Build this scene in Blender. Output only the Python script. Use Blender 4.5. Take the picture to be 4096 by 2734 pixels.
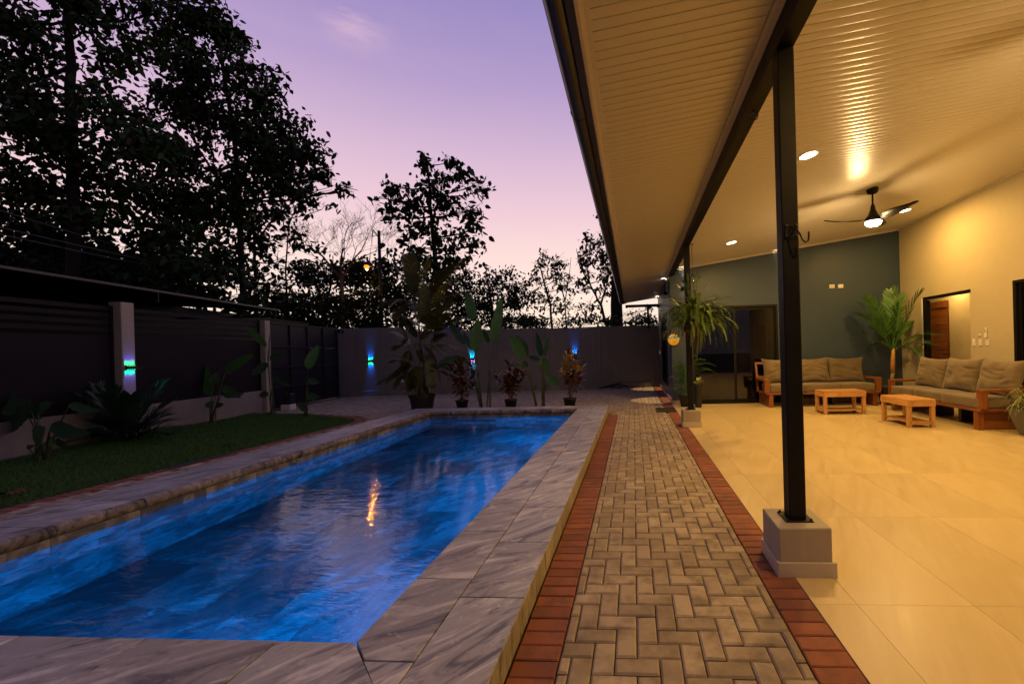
import bpy, math, random
import numpy as np
from mathutils import Vector, Matrix, noise as mnoise

random.seed(7)
RG = np.random.default_rng(11)
S = bpy.context.scene
for o in list(bpy.data.objects):
    bpy.data.objects.remove(o)

# ------------------------------------------------------------------ camera
CAM_H = 1.426
def cam_axes(yaw, pit, rol):
    r = Vector((math.cos(yaw), math.sin(yaw), 0)); f = Vector((-math.sin(yaw), math.cos(yaw), 0)); u = Vector((0, 0, 1))
    f2 = f * math.cos(pit) + u * math.sin(pit); u2 = u * math.cos(pit) - f * math.sin(pit)
    return r * math.cos(rol) + u2 * math.sin(rol), u2 * math.cos(rol) - r * math.sin(rol), f2
RX, UX, FX = cam_axes(0.0669, -0.00105, -0.02736)
cd = bpy.data.cameras.new("camera")
cam = bpy.data.objects.new("camera", cd)
S.collection.objects.link(cam)
cam.matrix_world = Matrix(((RX.x, UX.x, -FX.x, 0), (RX.y, UX.y, -FX.y, 0), (RX.z, UX.z, -FX.z, CAM_H), (0, 0, 0, 1)))
cd.sensor_width = 36; cd.lens = 36 * 1679 / 4096
cd.shift_x = (2048 - 2420.7) / 4096; cd.shift_y = (1403 - 1367) / 4096
cd.clip_start = 0.05; cd.clip_end = 500
S.camera = cam

# ------------------------------------------------------------------ sky and light of dusk
W = bpy.data.worlds.new("World"); S.world = W; W.use_nodes = True
nt = W.node_tree; nt.nodes.clear()
def wn(t, **k):
    n = nt.nodes.new(t)
    for a, b in k.items(): setattr(n, a, b)
    return n
L = nt.links.new
out = wn('ShaderNodeOutputWorld'); tc = wn('ShaderNodeTexCoord')
sep = wn('ShaderNodeSeparateXYZ'); L(tc.outputs['Generated'], sep.inputs[0])
ramp = wn('ShaderNodeValToRGB'); L(sep.outputs['Z'], ramp.inputs[0])
def stops(r, lst):
    e = r.color_ramp.elements
    e[0].position, e[0].color = lst[0][0], (*lst[0][1], 1)
    e[1].position, e[1].color = lst[1][0], (*lst[1][1], 1)
    for p, c in lst[2:]:
        x = e.new(p); x.color = (*c, 1)
stops(ramp, [(0.0, (1.0, .83, .62)), (.06, (1.0, .84, .68)), (.14, (1.0, .79, .70)), (.22, (.97, .72, .69)), (.31, (.86, .60, .68)), (.41, (.69, .485, .66)),
             (.52, (.47, .345, .60)), (.63, (.33, .26, .55)), (1.0, (.12, .11, .34))])
ramp2 = wn('ShaderNodeValToRGB'); L(sep.outputs['Z'], ramp2.inputs[0])
stops(ramp2, [(0.0, (.11, .09, .11)), (.2, (.13, .10, .14)), (.5, (.12, .10, .17)), (1.0, (.10, .09, .22))])
dot = wn('ShaderNodeVectorMath', operation='DOT_PRODUCT'); L(tc.outputs['Generated'], dot.inputs[0]); dot.inputs[1].default_value = (-.13, .99, 0)
mr = wn('ShaderNodeMapRange', interpolation_type='SMOOTHSTEP'); L(dot.outputs['Value'], mr.inputs[0])
mr.inputs[1].default_value = -.5; mr.inputs[2].default_value = .62
mix = wn('ShaderNodeMix', data_type='RGBA'); L(mr.outputs[0], mix.inputs[0]); L(ramp2.outputs[0], mix.inputs[6]); L(ramp.outputs[0], mix.inputs[7])
# thin wisps of cloud high up
mp = wn('ShaderNodeMapping'); L(tc.outputs['Generated'], mp.inputs[0]); mp.inputs['Scale'].default_value = (1.6, 1.2, 5.5); mp.inputs['Rotation'].default_value = (0, .5, .2)
nz = wn('ShaderNodeTexNoise'); L(mp.outputs[0], nz.inputs[0]); nz.inputs['Scale'].default_value = 3.2; nz.inputs['Detail'].default_value = 8; nz.inputs['Roughness'].default_value = .62
cr = wn('ShaderNodeMapRange'); L(nz.outputs[0], cr.inputs[0]); cr.inputs[1].default_value = .46; cr.inputs[2].default_value = .78; cr.inputs[4].default_value = .6
nrm = wn('ShaderNodeVectorMath', operation='DISTANCE'); L(tc.outputs['Generated'], nrm.inputs[0])
cdv = (RX * ((815 - 1388) / 963) + UX * ((805 - 40) / 963) + FX).normalized(); nrm.inputs[1].default_value = cdv
cm = wn('ShaderNodeMapRange', interpolation_type='SMOOTHSTEP'); L(nrm.outputs['Value'], cm.inputs[0]); cm.inputs[1].default_value = .075; cm.inputs[2].default_value = .0; cm.inputs[3].default_value = .12; cm.inputs[4].default_value = 1.7
cmul = wn('ShaderNodeMath', operation='MULTIPLY', use_clamp=True); L(cr.outputs[0], cmul.inputs[0]); L(cm.outputs[0], cmul.inputs[1])
mix2 = wn('ShaderNodeMix', data_type='RGBA'); L(cmul.outputs[0], mix2.inputs[0]); L(mix.outputs[2], mix2.inputs[6]); mix2.inputs[7].default_value = (.85, .55, .66, 1)
bg = wn('ShaderNodeBackground'); L(mix2.outputs[2], bg.inputs[0]); bg.inputs[1].default_value = 1.0
sky = wn('ShaderNodeTexSky', sky_type='NISHITA', sun_disc=False); sky.sun_elevation = math.radians(0.5); sky.sun_rotation = math.radians(-8)
bg2 = wn('ShaderNodeBackground'); L(sky.outputs[0], bg2.inputs[0]); bg2.inputs[1].default_value = 0.012
add = wn('ShaderNodeAddShader'); L(bg.outputs[0], add.inputs[0]); L(bg2.outputs[0], add.inputs[1]); L(add.outputs[0], out.inputs[0])
sd = bpy.data.lights.new("afterglow_sun", 'SUN'); sd.energy = .03; sd.angle = math.radians(25); sd.color = (1, .7, .45)
so = bpy.data.objects.new("afterglow_sun", sd); S.collection.objects.link(so)
so.rotation_euler = Vector((.15, -.98, -.1)).to_track_quat('-Z', 'Y').to_euler()

S.render.engine = 'CYCLES'
S.view_settings.view_transform = 'Standard'; S.view_settings.look = 'None'; S.view_settings.gamma = 1; S.view_settings.exposure = 0
S.view_settings.use_curve_mapping = False
cy = S.cycles
cy.use_denoising = True; cy.denoiser = 'OPENIMAGEDENOISE'; cy.max_bounces = 8; cy.diffuse_bounces = 4; cy.glossy_bounces = 3; cy.transmission_bounces = 5; cy.transparent_max_bounces = 8
cy.sample_clamp_indirect = 3; cy.caustics_reflective = False; cy.caustics_refractive = False; cy.use_light_tree = True
cy.use_adaptive_sampling = True; cy.adaptive_threshold = .01

# ------------------------------------------------------------------ helpers
def A(u, v, Y):
    """the point at depth y=Y seen at (u, v) in a 2349 x 1568 print of the photograph"""
    d = RX * ((u - 1388.2) / 962.9) - UX * ((v - 804.6) / 962.9) + FX
    return Vector((0, 0, CAM_H)) + d * (Y / d.y)

def mk(name, v, f, m=None, parent=None, smooth=False, loc=None):
    me = bpy.data.meshes.new(name); me.from_pydata([tuple(x) for x in v], [], f)
    if smooth: me.polygons.foreach_set('use_smooth', [True] * len(me.polygons))
    if m: me.materials.append(m)
    o = bpy.data.objects.new(name, me); S.collection.objects.link(o)
    if parent: o.parent = parent
    if loc: o.location = loc
    return o
def empty(name, loc=(0, 0, 0), rz=0, **k):
    o = bpy.data.objects.new(name, None); S.collection.objects.link(o); o.location = loc; o.rotation_euler = (0, 0, rz); o.empty_display_size = .2
    return tag(o, **k)
def tag(o, label=None, cat=None, group=None, kind=None):
    if label: o['label'] = label
    if cat: o['category'] = cat
    if group: o['group'] = group
    if kind: o['kind'] = kind
    return o
def dup(o, parent=None):
    c = o.copy(); S.collection.objects.link(c); c.parent = parent
    for ch in list(o.children):
        if ch is not c: dup(ch, c)
    return c
def inst(o, loc, rz=0, parent=None, rx=0, ry=0, sc=None):
    c = bpy.data.objects.new(o.name.split('.')[0], o.data); S.collection.objects.link(c); c.location = loc; c.rotation_euler = (rx, ry, rz)
    if parent: c.parent = parent
    if sc: c.scale = sc
    return c

class B:
    def __init__(s): s.v = []; s.f = []
    def add(s, vs, fs, c=None):
        vs = [Vector(x) for x in vs]; n = len(s.v)
        if c is None: c = sum(vs, Vector()) / len(vs)
        for f in fs:
            p = [vs[i] for i in f]
            nn = Vector()
            for i in range(len(p)): nn += p[i].cross(p[(i + 1) % len(p)])
            if nn.dot(sum(p, Vector()) / len(p) - c) < 0: f = f[::-1]
            s.f.append([n + i for i in f])
        s.v += vs; return s
    def raw(s, vs, fs):
        n = len(s.v); s.v += [Vector(x) for x in vs]; s.f += [[n + i for i in f] for f in fs]; return s
    def box(s, a, b, bev=0, M=None):
        a = Vector(a); b = Vector(b); c = (a + b) / 2; h = (b - a) / 2
        h = Vector((abs(h.x), abs(h.y), abs(h.z)))
        if bev <= 0:
            vs = [c + Vector((x * h.x, y * h.y, z * h.z)) for x in (-1, 1) for y in (-1, 1) for z in (-1, 1)]
            fs = [(0, 1, 3, 2), (4, 5, 7, 6), (0, 1, 5, 4), (2, 3, 7, 6), (0, 2, 6, 4), (1, 3, 7, 5)]
        else:
            bev = min(bev, min(h) * .9); ix = {}; vs = []
            for x in (-1, 1):
                for y in (-1, 1):
                    for z in (-1, 1):
                        for ax in range(3):
                            q = [x * (h.x - bev), y * (h.y - bev), z * (h.z - bev)]; q[ax] = (x, y, z)[ax] * h[ax]
                            ix[(x, y, z, ax)] = len(vs); vs.append(c + Vector(q))
            fs = []
            for sg in (-1, 1):
                for ax in range(3):
                    k = [(1, 1), (1, -1), (-1, -1), (-1, 1)]; l = []
                    for p, q in k:
                        t = [p, q]; t.insert(ax, sg); l.append(ix[(*t, ax)])
                    fs.append(l)
            for ax in range(3):
                o = [i for i in range(3) if i != ax]
                for p in (-1, 1):
                    for q in (-1, 1):
                        t1 = [0, 0, 0]; t1[o[0]] = p; t1[o[1]] = q; t2 = list(t1); t1[ax] = -1; t2[ax] = 1
                        fs.append([ix[(*t1, o[0])], ix[(*t2, o[0])], ix[(*t2, o[1])], ix[(*t1, o[1])]])
            for x in (-1, 1):
                for y in (-1, 1):
                    for z in (-1, 1): fs.append([ix[(x, y, z, i)] for i in range(3)])
        if M: vs = [M @ x for x in vs]; c = M @ c
        return s.add(vs, fs, c)
    def slab(s, pts, z0, z1, bev=.0):
        """convex polygon raised from z0 to z1 with a small chamfer"""
        n = len(pts); cx = sum(p[0] for p in pts) / n; cyy = sum(p[1] for p in pts) / n
        lo = [(p[0], p[1], z0) for p in pts]
        if bev:
            mid = [(p[0], p[1], z1 - bev) for p in pts]
            top = []
            for p in pts:
                d = Vector((cx - p[0], cyy - p[1])); d = d.normalized() * bev * 1.4 if d.length > 0 else d
                top.append((p[0] + d.x, p[1] + d.y, z1))
            vs = lo + mid + top; fs = [tuple(range(2 * n, 3 * n))]
            for i in range(n):
                j = (i + 1) % n; fs += [(i, j, n + j, n + i), (n + i, n + j, 2 * n + j, 2 * n + i)]
        else:
            vs = lo + [(p[0], p[1], z1) for p in pts]; fs = [tuple(range(n, 2 * n))]
            for i in range(n): j = (i + 1) % n; fs.append((i, j, n + j, n + i))
        return s.add(vs, fs, Vector((cx, cyy, z0 - .001)))
    def tube(s, pts, r, n=6, caps=True):
        pts = [Vector(p) for p in pts]; m = len(pts)
        if not hasattr(r, '__len__'): r = [r] * m
        base = len(s.v); up = Vector((0, 0, 1))
        for i, p in enumerate(pts):
            t = (pts[min(i + 1, m - 1)] - pts[max(i - 1, 0)])
            t = t.normalized() if t.length > 1e-9 else Vector((0, 0, 1))
            a = t.cross(Vector((.31, .95, .05)) if abs(t.z) > .9 else up).normalized(); b = t.cross(a)
            for k in range(n):
                an = 2 * math.pi * k / n; s.v.append(p + (a * math.cos(an) + b * math.sin(an)) * r[i])
        for i in range(m - 1):
            for k in range(n):
                k2 = (k + 1) % n; s.f.append([base + i * n + k, base + (i + 1) * n + k, base + (i + 1) * n + k2, base + i * n + k2])
        if caps:
            s.f.append([base + k for k in range(n)]); s.f.append([base + (m - 1) * n + k for k in range(n)][::-1])
        return s
    def lathe(s, prof, c=(0, 0, 0), n=24, sq=0):
        c = Vector(c); base = len(s.v)
        for r, z in prof:
            for k in range(n):
                a = 2 * math.pi * (k + .5) / n; x, y = math.cos(a), math.sin(a)
                if sq: q = 1 / max(abs(x), abs(y)); x *= q; y *= q
                s.v.append(c + Vector((x * r, y * r, z)))
        for i in range(len(prof) - 1):
            for k in range(n):
                k2 = (k + 1) % n; s.f.append([base + i * n + k, base + i * n + k2, base + (i + 1) * n + k2, base + (i + 1) * n + k])
        return s
    def obj(s, name, m=None, parent=None, smooth=False, loc=None):
        return mk(name, s.v, s.f, m, parent, smooth, loc)

# ------------------------------------------------------------------ materials
class MT:
    def __init__(s, name):
        s.m = bpy.data.materials.new(name); s.m.use_nodes = True; s.t = s.m.node_tree; s.t.nodes.clear()
        s.o = s.n('ShaderNodeOutputMaterial'); s.b = s.n('ShaderNodeBsdfPrincipled'); s.l(s.b.outputs[0], s.o.inputs[0])
    def n(s, t, **k):
        x = s.t.nodes.new(t)
        for a, b in k.items(): setattr(x, a, b)
        return x
    def l(s, a, b): s.t.links.new(a, b)
    def coord(s, scale=(1, 1, 1), rot=(0, 0, 0), rnd=True):
        tc = s.n('ShaderNodeTexCoord'); mp = s.n('ShaderNodeMapping'); src = tc.outputs['Object']
        if any(rot): m0 = s.n('ShaderNodeMapping'); m0.inputs['Rotation'].default_value = rot; s.l(src, m0.inputs[0]); src = m0.outputs[0]
        s.l(src, mp.inputs[0]); mp.inputs['Scale'].default_value = scale
        if rnd:
            r = s.rnd(); v = s.n('ShaderNodeVectorMath', operation='SCALE'); v.inputs[0].default_value = (37, 53, 71); s.l(r, v.inputs['Scale']); 
            a = s.n('ShaderNodeVectorMath', operation='ADD'); s.l(mp.outputs[0], a.inputs[0]); s.l(v.outputs[0], a.inputs[1]); return a.outputs[0]
        return mp.outputs[0]
    def rnd(s):
        if hasattr(s, '_r'): return s._r
        oi = s.n('ShaderNodeObjectInfo'); g = s.n('ShaderNodeNewGeometry')
        a = s.n('ShaderNodeMath', operation='ADD'); s.l(oi.outputs['Random'], a.inputs[0]); s.l(g.outputs['Random Per Island'], a.inputs[1])
        f = s.n('ShaderNodeMath', operation='FRACT'); s.l(a.outputs[0], f.inputs[0]); s._r = f.outputs[0]; return s._r
    def noise(s, vec, scale, detail=4, rough=.55, dist=0):
        x = s.n('ShaderNodeTexNoise'); s.l(vec, x.inputs[0]); x.inputs['Scale'].default_value = scale; x.inputs['Detail'].default_value = detail
        x.inputs['Roughness'].default_value = rough; x.inputs['Distortion'].default_value = dist; return x.outputs[0]
    def ramp(s, fac, st):
        r = s.n('ShaderNodeValToRGB'); s.l(fac, r.inputs[0]); stops(r, [(p, c if len(c) == 3 else c[:3]) for p, c in st]); return r.outputs[0]
    def mix(s, f, a, b, bt='MIX'):
        m = s.n('ShaderNodeMix', data_type='RGBA', blend_type=bt)
        for k, x in ((0, f), (6, a), (7, b)):
            if hasattr(x, 'is_linked') or isinstance(x, bpy.types.NodeSocket): s.l(x, m.inputs[k])
            elif k == 0: m.inputs[0].default_value = x
            else: m.inputs[k].default_value = (*x, 1)
        return m.outputs[2]
    def rng(s, x, a, b, c=0, d=1):
        r = s.n('ShaderNodeMapRange'); s.l(x, r.inputs[0])
        for i, q in enumerate((a, b, c, d)): r.inputs[i + 1].default_value = q
        return r.outputs[0]
    def bump(s, h, st=.3, dist=.01):
        b = s.n('ShaderNodeBump'); s.l(h, b.inputs['Height']); b.inputs['Strength'].default_value = st; b.inputs['Distance'].default_value = dist
        s.l(b.outputs[0], s.b.inputs['Normal'])
    def set(s, **k):
        for a, v in k.items():
            i = s.b.inputs[a.replace('_', ' ')]
            if isinstance(v, bpy.types.NodeSocket): s.l(v, i)
            else: i.default_value = (*v, 1) if isinstance(v, tuple) and len(v) == 3 else v
        return s
def simple(name, col, rough=.6, metal=0, var=.25, scale=6, bump=0, bs=80, isl=0, spec=.5):
    """colour with broad blotches, optional fine relief and a per-piece shift"""
    m = MT(name); v = m.coord(); nz = m.noise(v, scale, 5, .6)
    d = tuple(c * (1 - var) for c in col); e = tuple(min(1, c * (1 + var)) for c in col)
    c = m.mix(m.rng(nz, .3, .7), d, e)
    if isl:
        k = m.rng(m.rnd(), 0, 1, 1 - isl, 1 + isl); q = m.n('ShaderNodeVectorMath', operation='SCALE'); m.l(c, q.inputs[0]); m.l(k, q.inputs['Scale']); c = q.outputs[0]
    m.set(Base_Color=c, Roughness=rough, Metallic=metal); m.b.inputs['Specular IOR Level'].default_value = spec
    m.l(m.rng(nz, .3, .7, rough - .06, min(1, rough + .06)), m.b.inputs['Roughness'])
    if bump: m.bump(m.noise(v, bs, 4), bump, .004)
    return m.m
def emis(name, col, st):
    m = MT(name); m.set(Base_Color=(.8, .8, .8)); m.b.inputs['Emission Color'].default_value = (*col, 1); m.b.inputs['Emission Strength'].default_value = st
    return m.m

def paver_mat(name, a, b, blot):
    m = MT(name); v = m.coord(); base = m.mix(m.rnd(), a, b)
    base = m.mix(m.rng(m.noise(v, 7, 4, .6), .42, .68), base, blot)
    sp = m.noise(v, 160, 2, .7); base = m.mix(m.rng(sp, .62, .75, 0, .5), base, tuple(x * .45 for x in a))
    sp2 = m.noise(v, 210, 2, .7); base = m.mix(m.rng(sp2, .66, .8, 0, .5), base, tuple(min(1, x * 1.7) for x in b))
    m.set(Base_Color=base, Roughness=.82); m.bump(m.noise(v, 130, 5, .7), .5, .004); return m.m
M = {}
M['paver'] = paver_mat('paver_concrete', (.29, .228, .15), (.46, .375, .26), (.21, .165, .105))
M['red'] = paver_mat('red_brick_concrete', (.20, .062, .030), (.31, .10, .048), (.15, .06, .036))
def marble(name, c1, c2, c3, rough=.42, sc=1.0, rot=-.85, st=(.9, 5.5, 1), spec=.5, bump=.12):
    m = MT(name); v = m.coord((sc * st[0], sc * st[1], sc * st[2]), (0, 0, rot))
    n1 = m.noise(v, 2.2, 8, .62, .9); n2 = m.noise(m.coord((sc, sc * st[1] * .6, sc), (0, 0, rot)), 5, 10, .7, 1.6)
    c = m.ramp(n1, [(.36, c1), (.47, c2), (.53, c2), (.64, c3)])
    c = m.mix(m.rng(n2, .57, .66, 0, .6), c, tuple(min(1, x * 1.25) for x in c3))
    c = m.mix(m.rng(n2, .43, .36, 0, .5), c, c1)
    k = m.rng(m.rnd(), 0, 1, .86, 1.1); q = m.n('ShaderNodeVectorMath', operation='SCALE'); m.l(c, q.inputs[0]); m.l(k, q.inputs['Scale'])
    m.set(Base_Color=q.outputs[0], Roughness=rough); m.b.inputs['Specular IOR Level'].default_value = spec
    if bump: m.bump(m.noise(v, 30, 6, .7), bump, .003)
    return m.m
M['coping'] = marble('coping_stone_tile', (.13, .13, .13), (.37, .365, .355), (.62, .61, .59))
M['coping2'] = marble('coping_stone_tile_swirled', (.12, .12, .118), (.31, .30, .285), (.54, .53, .50), rot=-.55, sc=.9, st=(1, 3.2, 1))
M['coping3'] = marble('coping_stone_tile_soft', (.17, .17, .165), (.34, .335, .32), (.50, .49, .47), rot=-1.15, sc=.8, st=(.9, 4, 1))
M['face'] = marble('coping_face_stone', (.14, .12, .085), (.33, .30, .23), (.48, .44, .35), rot=0, st=(1, 6, 1.2))
M['bull'] = marble('rough_stone_nosing', (.06, .052, .045), (.19, .165, .145), (.36, .32, .28), .7, 3.0, .2, (1, 1.6, 1), .3, .5)
def pooltile():
    m = MT('pool_stone_tile'); v = m.coord((1, 4, 2.5), (0, 0, -.9)); n1 = m.noise(v, 1.9, 6, .6, 1.0)
    c = m.mix(m.rng(m.rnd(), .15, .85), (.11, .11, .11), (.34, .33, .315)); c = m.mix(m.rng(n1, .44, .58, 0, .75), c, (.06, .065, .07)); c = m.mix(m.rng(n1, .40, .30, 0, .7), c, (.45, .45, .44))
    m.set(Base_Color=c, Roughness=.5); return m.m
M['ptile'] = pooltile()
def floortile():
    m = MT('beige_porcelain_tile'); v = m.coord((.9, 7, 1), (0, 0, -1.15)); n1 = m.noise(v, 2.2, 7, .6, .5); n2 = m.noise(m.coord((1, 1, 1)), 1.3, 3)
    c = m.mix(m.rng(n1, .3, .7), (.525, .41, .205), (.61, .485, .265)); c = m.mix(m.rng(n2, .35, .7, 0, .4), c, (.50, .385, .19))
    n3 = m.noise(m.coord((1, 1, 1)), 38, 3, .6); c = m.mix(m.rng(n3, .70, .76, 0, .45), c, (.25, .19, .12)); k = m.rng(m.rnd(), 0, 1, .95, 1.04); q = m.n('ShaderNodeVectorMath', operation='SCALE'); m.l(c, q.inputs[0]); m.l(k, q.inputs['Scale'])
    m.set(Base_Color=q.outputs[0], Roughness=m.rng(n1, .3, .7, .30, .42)); m.b.inputs['Specular IOR Level'].default_value = .4; return m.m
M['ftile'] = floortile()
M['skirt'] = simple('beige_skirting_tile', (.52, .45, .36), .4, var=.08)
M['grout'] = simple('dark_grout_sand', (.095, .078, .055), .95, var=.3, bump=.4)
M['fgrout'] = simple('floor_grout', (.50, .39, .21), .8, var=.1)
M['earth'] = simple('dark_earth', (.035, .03, .025), .95, bump=.5, scale=1.5)
M['soil'] = simple('lawn_soil', (.03, .035, .018), .95, bump=.5)
M['teal'] = simple('slate_teal_paint', (.030, .054, .092), .5, var=.05, bump=.12, bs=120)
M['side'] = simple('slate_blue_paint', (.035, .055, .10), .4, var=.06, bump=.12, bs=120)
M['beige'] = simple('warm_beige_paint', (.50, .43, .29), .62, var=.03, bump=.10, bs=120)
def stained(name, col, rough, k=.35):
    m = MT(name); v = m.coord(); st = m.noise(m.coord((3.5, 3.5, .35)), 1.6, 6, .65); bl = m.noise(v, 1.1, 5, .6)
    c = m.mix(m.rng(bl, .3, .7), tuple(x * .88 for x in col), tuple(x * 1.1 for x in col)); c = m.mix(m.rng(st, .52, .75, 0, k), c, tuple(x * .5 for x in col)); c = m.mix(m.rng(st, .42, .30, 0, k), c, tuple(min(1, x * 1.35) for x in col))
    m.set(Base_Color=c, Roughness=rough); m.bump(m.noise(v, 60, 5), .35, .004); return m.m
M['wall'] = stained('taupe_concrete_wall', (.20, .18, .17), .85)
M['plaster'] = stained('sand_grey_plaster', (.37, .32, .25), .75, .3)
def plain(name, col, rough, spec=.5):
    m = MT(name); v = m.coord(rnd=False); c = m.mix(m.rng(m.noise(v, 1.1, 2, .5), .3, .7), col, tuple(c * .95 for c in col)); m.set(Base_Color=c, Roughness=rough); m.b.inputs['Specular IOR Level'].default_value = spec; return m.m
M['basew'] = stained('grey_base_plaster', (.25, .225, .205), .8, .3)
M['pvc'] = plain('cream_pvc_plank', (.70, .66, .57), .27)
M['trim'] = simple('cream_pvc_trim', (.66, .60, .50), .4, var=.03)
M['black'] = simple('black_steel', (.005, .0045, .0045), .5, .0, var=.2, scale=8, spec=.22)
M['gut'] = simple('dark_brown_steel', (.022, .018, .019), .35, .2, var=.15, scale=5)
M['fence'] = simple('dark_painted_sheet', (.014, .011, .015), .6, .0, var=.15, scale=2, spec=.12)
M['gate'] = simple('dark_gate_steel', (.014, .013, .020), .5, .0, var=.2, scale=2, spec=.2)
M['roofsheet'] = simple('corrugated_zinc', (.05, .045, .06), .4, .6, var=.3)
M['plastic'] = simple('black_plastic_pot', (.012, .012, .013), .5, var=.1)
M['grey'] = simple('warm_grey_resin', (.10, .09, .075), .5, var=.1)
M['white'] = simple('white_plastic', (.75, .73, .68), .35, var=.03)
M['brass'] = simple('steel_hook', (.02, .018, .016), .35, .6, var=.2)
def wood(name, a, b, rough=.35, ax=0, sc=1):
    m = MT(name); s = [14, 14, 14]; s[ax] = 1.1
    v = m.coord(tuple(x * sc for x in s)); n1 = m.noise(v, 1.3, 6, .65, 1.2); kn = m.noise(m.coord((5, 5, 5)), 1.2, 3)
    c = m.mix(m.rng(n1, .3, .7), a, b); c = m.mix(m.rng(kn, .62, .74, 0, .6), c, tuple(x * .4 for x in a))
    k = m.rng(m.rnd(), 0, 1, .85, 1.15); q = m.n('ShaderNodeVectorMath', operation='SCALE'); m.l(c, q.inputs[0]); m.l(k, q.inputs['Scale'])
    m.set(Base_Color=q.outputs[0], Roughness=rough); m.bump(n1, .1, .002); return m.m
M['pineX'] = wood('varnished_pine_x', (.42, .20, .065), (.62, .34, .13), ax=0)
M['pineY'] = wood('varnished_pine_y', (.42, .20, .065), (.62, .34, .13), ax=1)
M['pineZ'] = wood('varnished_pine_z', (.42, .20, .065), (.62, .34, .13), ax=2)
M['redX'] = wood('red_hardwood_x', (.14, .045, .012), (.28, .10, .028), ax=0)
M['redY'] = wood('red_hardwood_y', (.14, .045, .012), (.28, .10, .028), ax=1)
M['redZ'] = wood('red_hardwood_z', (.14, .045, .012), (.28, .10, .028), ax=2)
def fabric():
    m = MT('taupe_sofa_fabric'); v = m.coord(); n = m.noise(v, 5, 4); c = m.mix(m.rng(n, .3, .7), (.125, .088, .045), (.17, .124, .068))
    m.set(Base_Color=c, Roughness=.85); m.b.inputs['Sheen Weight'].default_value = .3; m.bump(m.noise(v, 260, 2), .3, .002); return m.m
M['fabric'] = fabric()
def foliage(name, a, b, rough=.5, trans=.0, dead=None):
    m = MT(name); v = m.coord(rnd=False); c = m.mix(m.rnd(), a, b)
    if dead: c = m.mix(m.rng(m.rnd(), .86, .95), c, dead)
    c = m.mix(m.rng(m.noise(v, 9, 3), .3, .7, 0, .4), c, tuple(x * .6 for x in a))
    m.set(Base_Color=c, Roughness=rough)
    if trans:
        t = m.n('ShaderNodeBsdfTranslucent'); m.l(c, t.inputs[0]); x = m.n('ShaderNodeMixShader'); x.inputs[0].default_value = trans
        m.l(m.b.outputs[0], x.inputs[1]); m.l(t.outputs[0], x.inputs[2]); m.l(x.outputs[0], m.o.inputs[0])
    return m.m
M['treeleaf'] = foliage('tree_leaf', (.018, .04, .012), (.04, .085, .022), .6, dead=(.08, .06, .02))
M['darkleaf'] = foliage('dense_dark_leaf', (.012, .03, .01), (.03, .055, .016), .6)
for k_ in ('treeleaf', 'darkleaf'):
    for n_ in M[k_].node_tree.nodes:
        if n_.type == 'BSDF_PRINCIPLED': n_.inputs['Specular IOR Level'].default_value = .12
M['bark'] = simple('tree_bark', (.024, .020, .018), .95, var=.3, bump=.6, bs=20, spec=.1)
M['twig'] = simple('dry_twig', (.07, .055, .045), .9, var=.2)
M['palm'] = foliage('areca_palm_leaf', (.065, .10, .018), (.15, .15, .03), .45, .05, dead=(.34, .15, .03))
M['palmb'] = foliage('bright_palm_leaf', (.045, .14, .02), (.10, .24, .045), .4, .2)
M['palmd'] = foliage('dark_palm_leaf', (.02, .05, .02), (.035, .08, .03), .4, .1)
M['fern'] = foliage('fern_leaf', (.06, .14, .02), (.16, .27, .04), .5, .25, dead=(.30, .22, .05))
M['banana'] = foliage('banana_leaf', (.055, .15, .03), (.11, .25, .05), .4, .25)
M['bananad'] = foliage('dark_banana_leaf', (.035, .09, .035), (.06, .13, .05), .4, .15)
M['crot'] = foliage('croton_dark_red_leaf', (.16, .04, .015), (.09, .09, .025), .4, .15, dead=(.45, .16, .03))
M['croty'] = foliage('croton_yellow_leaf', (.55, .38, .03), (.34, .24, .03), .4, .2)
M['spider'] = foliage('striped_grass_leaf', (.28, .34, .10), (.42, .45, .18), .4, .25)
M['aglo'] = foliage('cream_green_leaf', (.42, .45, .18), (.22, .34, .08), .4, .2)
M['grass'] = foliage('lawn_blade', (.045, .13, .018), (.08, .21, .035), .7, .2)
M['stem'] = simple('green_stem', (.07, .09, .03), .6, isl=.2)
M['cane'] = simple('palm_cane', (.16, .11, .05), .6, isl=.2, scale=12)
M['root'] = simple('fern_root_ball', (.10, .045, .02), .95, bump=1, bs=30)
def water():
    m = MT('pool_water'); v = m.coord((.5, 1.3, 1), rnd=False)
    n1 = m.noise(v, 6, 3, .55, .3); n2 = m.noise(m.coord((.5, 1.6, 1), (0, 0, .25), rnd=False), 22, 2, .5)
    a = m.n('ShaderNodeMath', operation='MULTIPLY_ADD'); m.l(n2, a.inputs[0]); a.inputs[1].default_value = .25; m.l(n1, a.inputs[2])
    bp = m.n('ShaderNodeBump'); m.l(a.outputs[0], bp.inputs['Height']); bp.inputs['Strength'].default_value = .26; bp.inputs['Distance'].default_value = .014
    gl = m.n('ShaderNodeBsdfGlossy'); gl.inputs['Roughness'].default_value = .06; m.l(bp.outputs[0], gl.inputs['Normal'])
    rf = m.n('ShaderNodeBsdfRefraction'); rf.inputs['IOR'].default_value = 1.333; rf.inputs['Roughness'].default_value = .07; rf.inputs['Color'].default_value = (.93, .97, 1, 1); m.l(bp.outputs[0], rf.inputs['Normal'])
    fr = m.n('ShaderNodeFresnel'); fr.inputs[0].default_value = 1.85; m.l(bp.outputs[0], fr.inputs['Normal'])
    x = m.n('ShaderNodeMixShader'); m.l(fr.outputs[0], x.inputs[0]); m.l(rf.outputs[0], x.inputs[1]); m.l(gl.outputs[0], x.inputs[2]); m.l(x.outputs[0], m.o.inputs[0]); return m.m
M['water'] = water()
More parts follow.
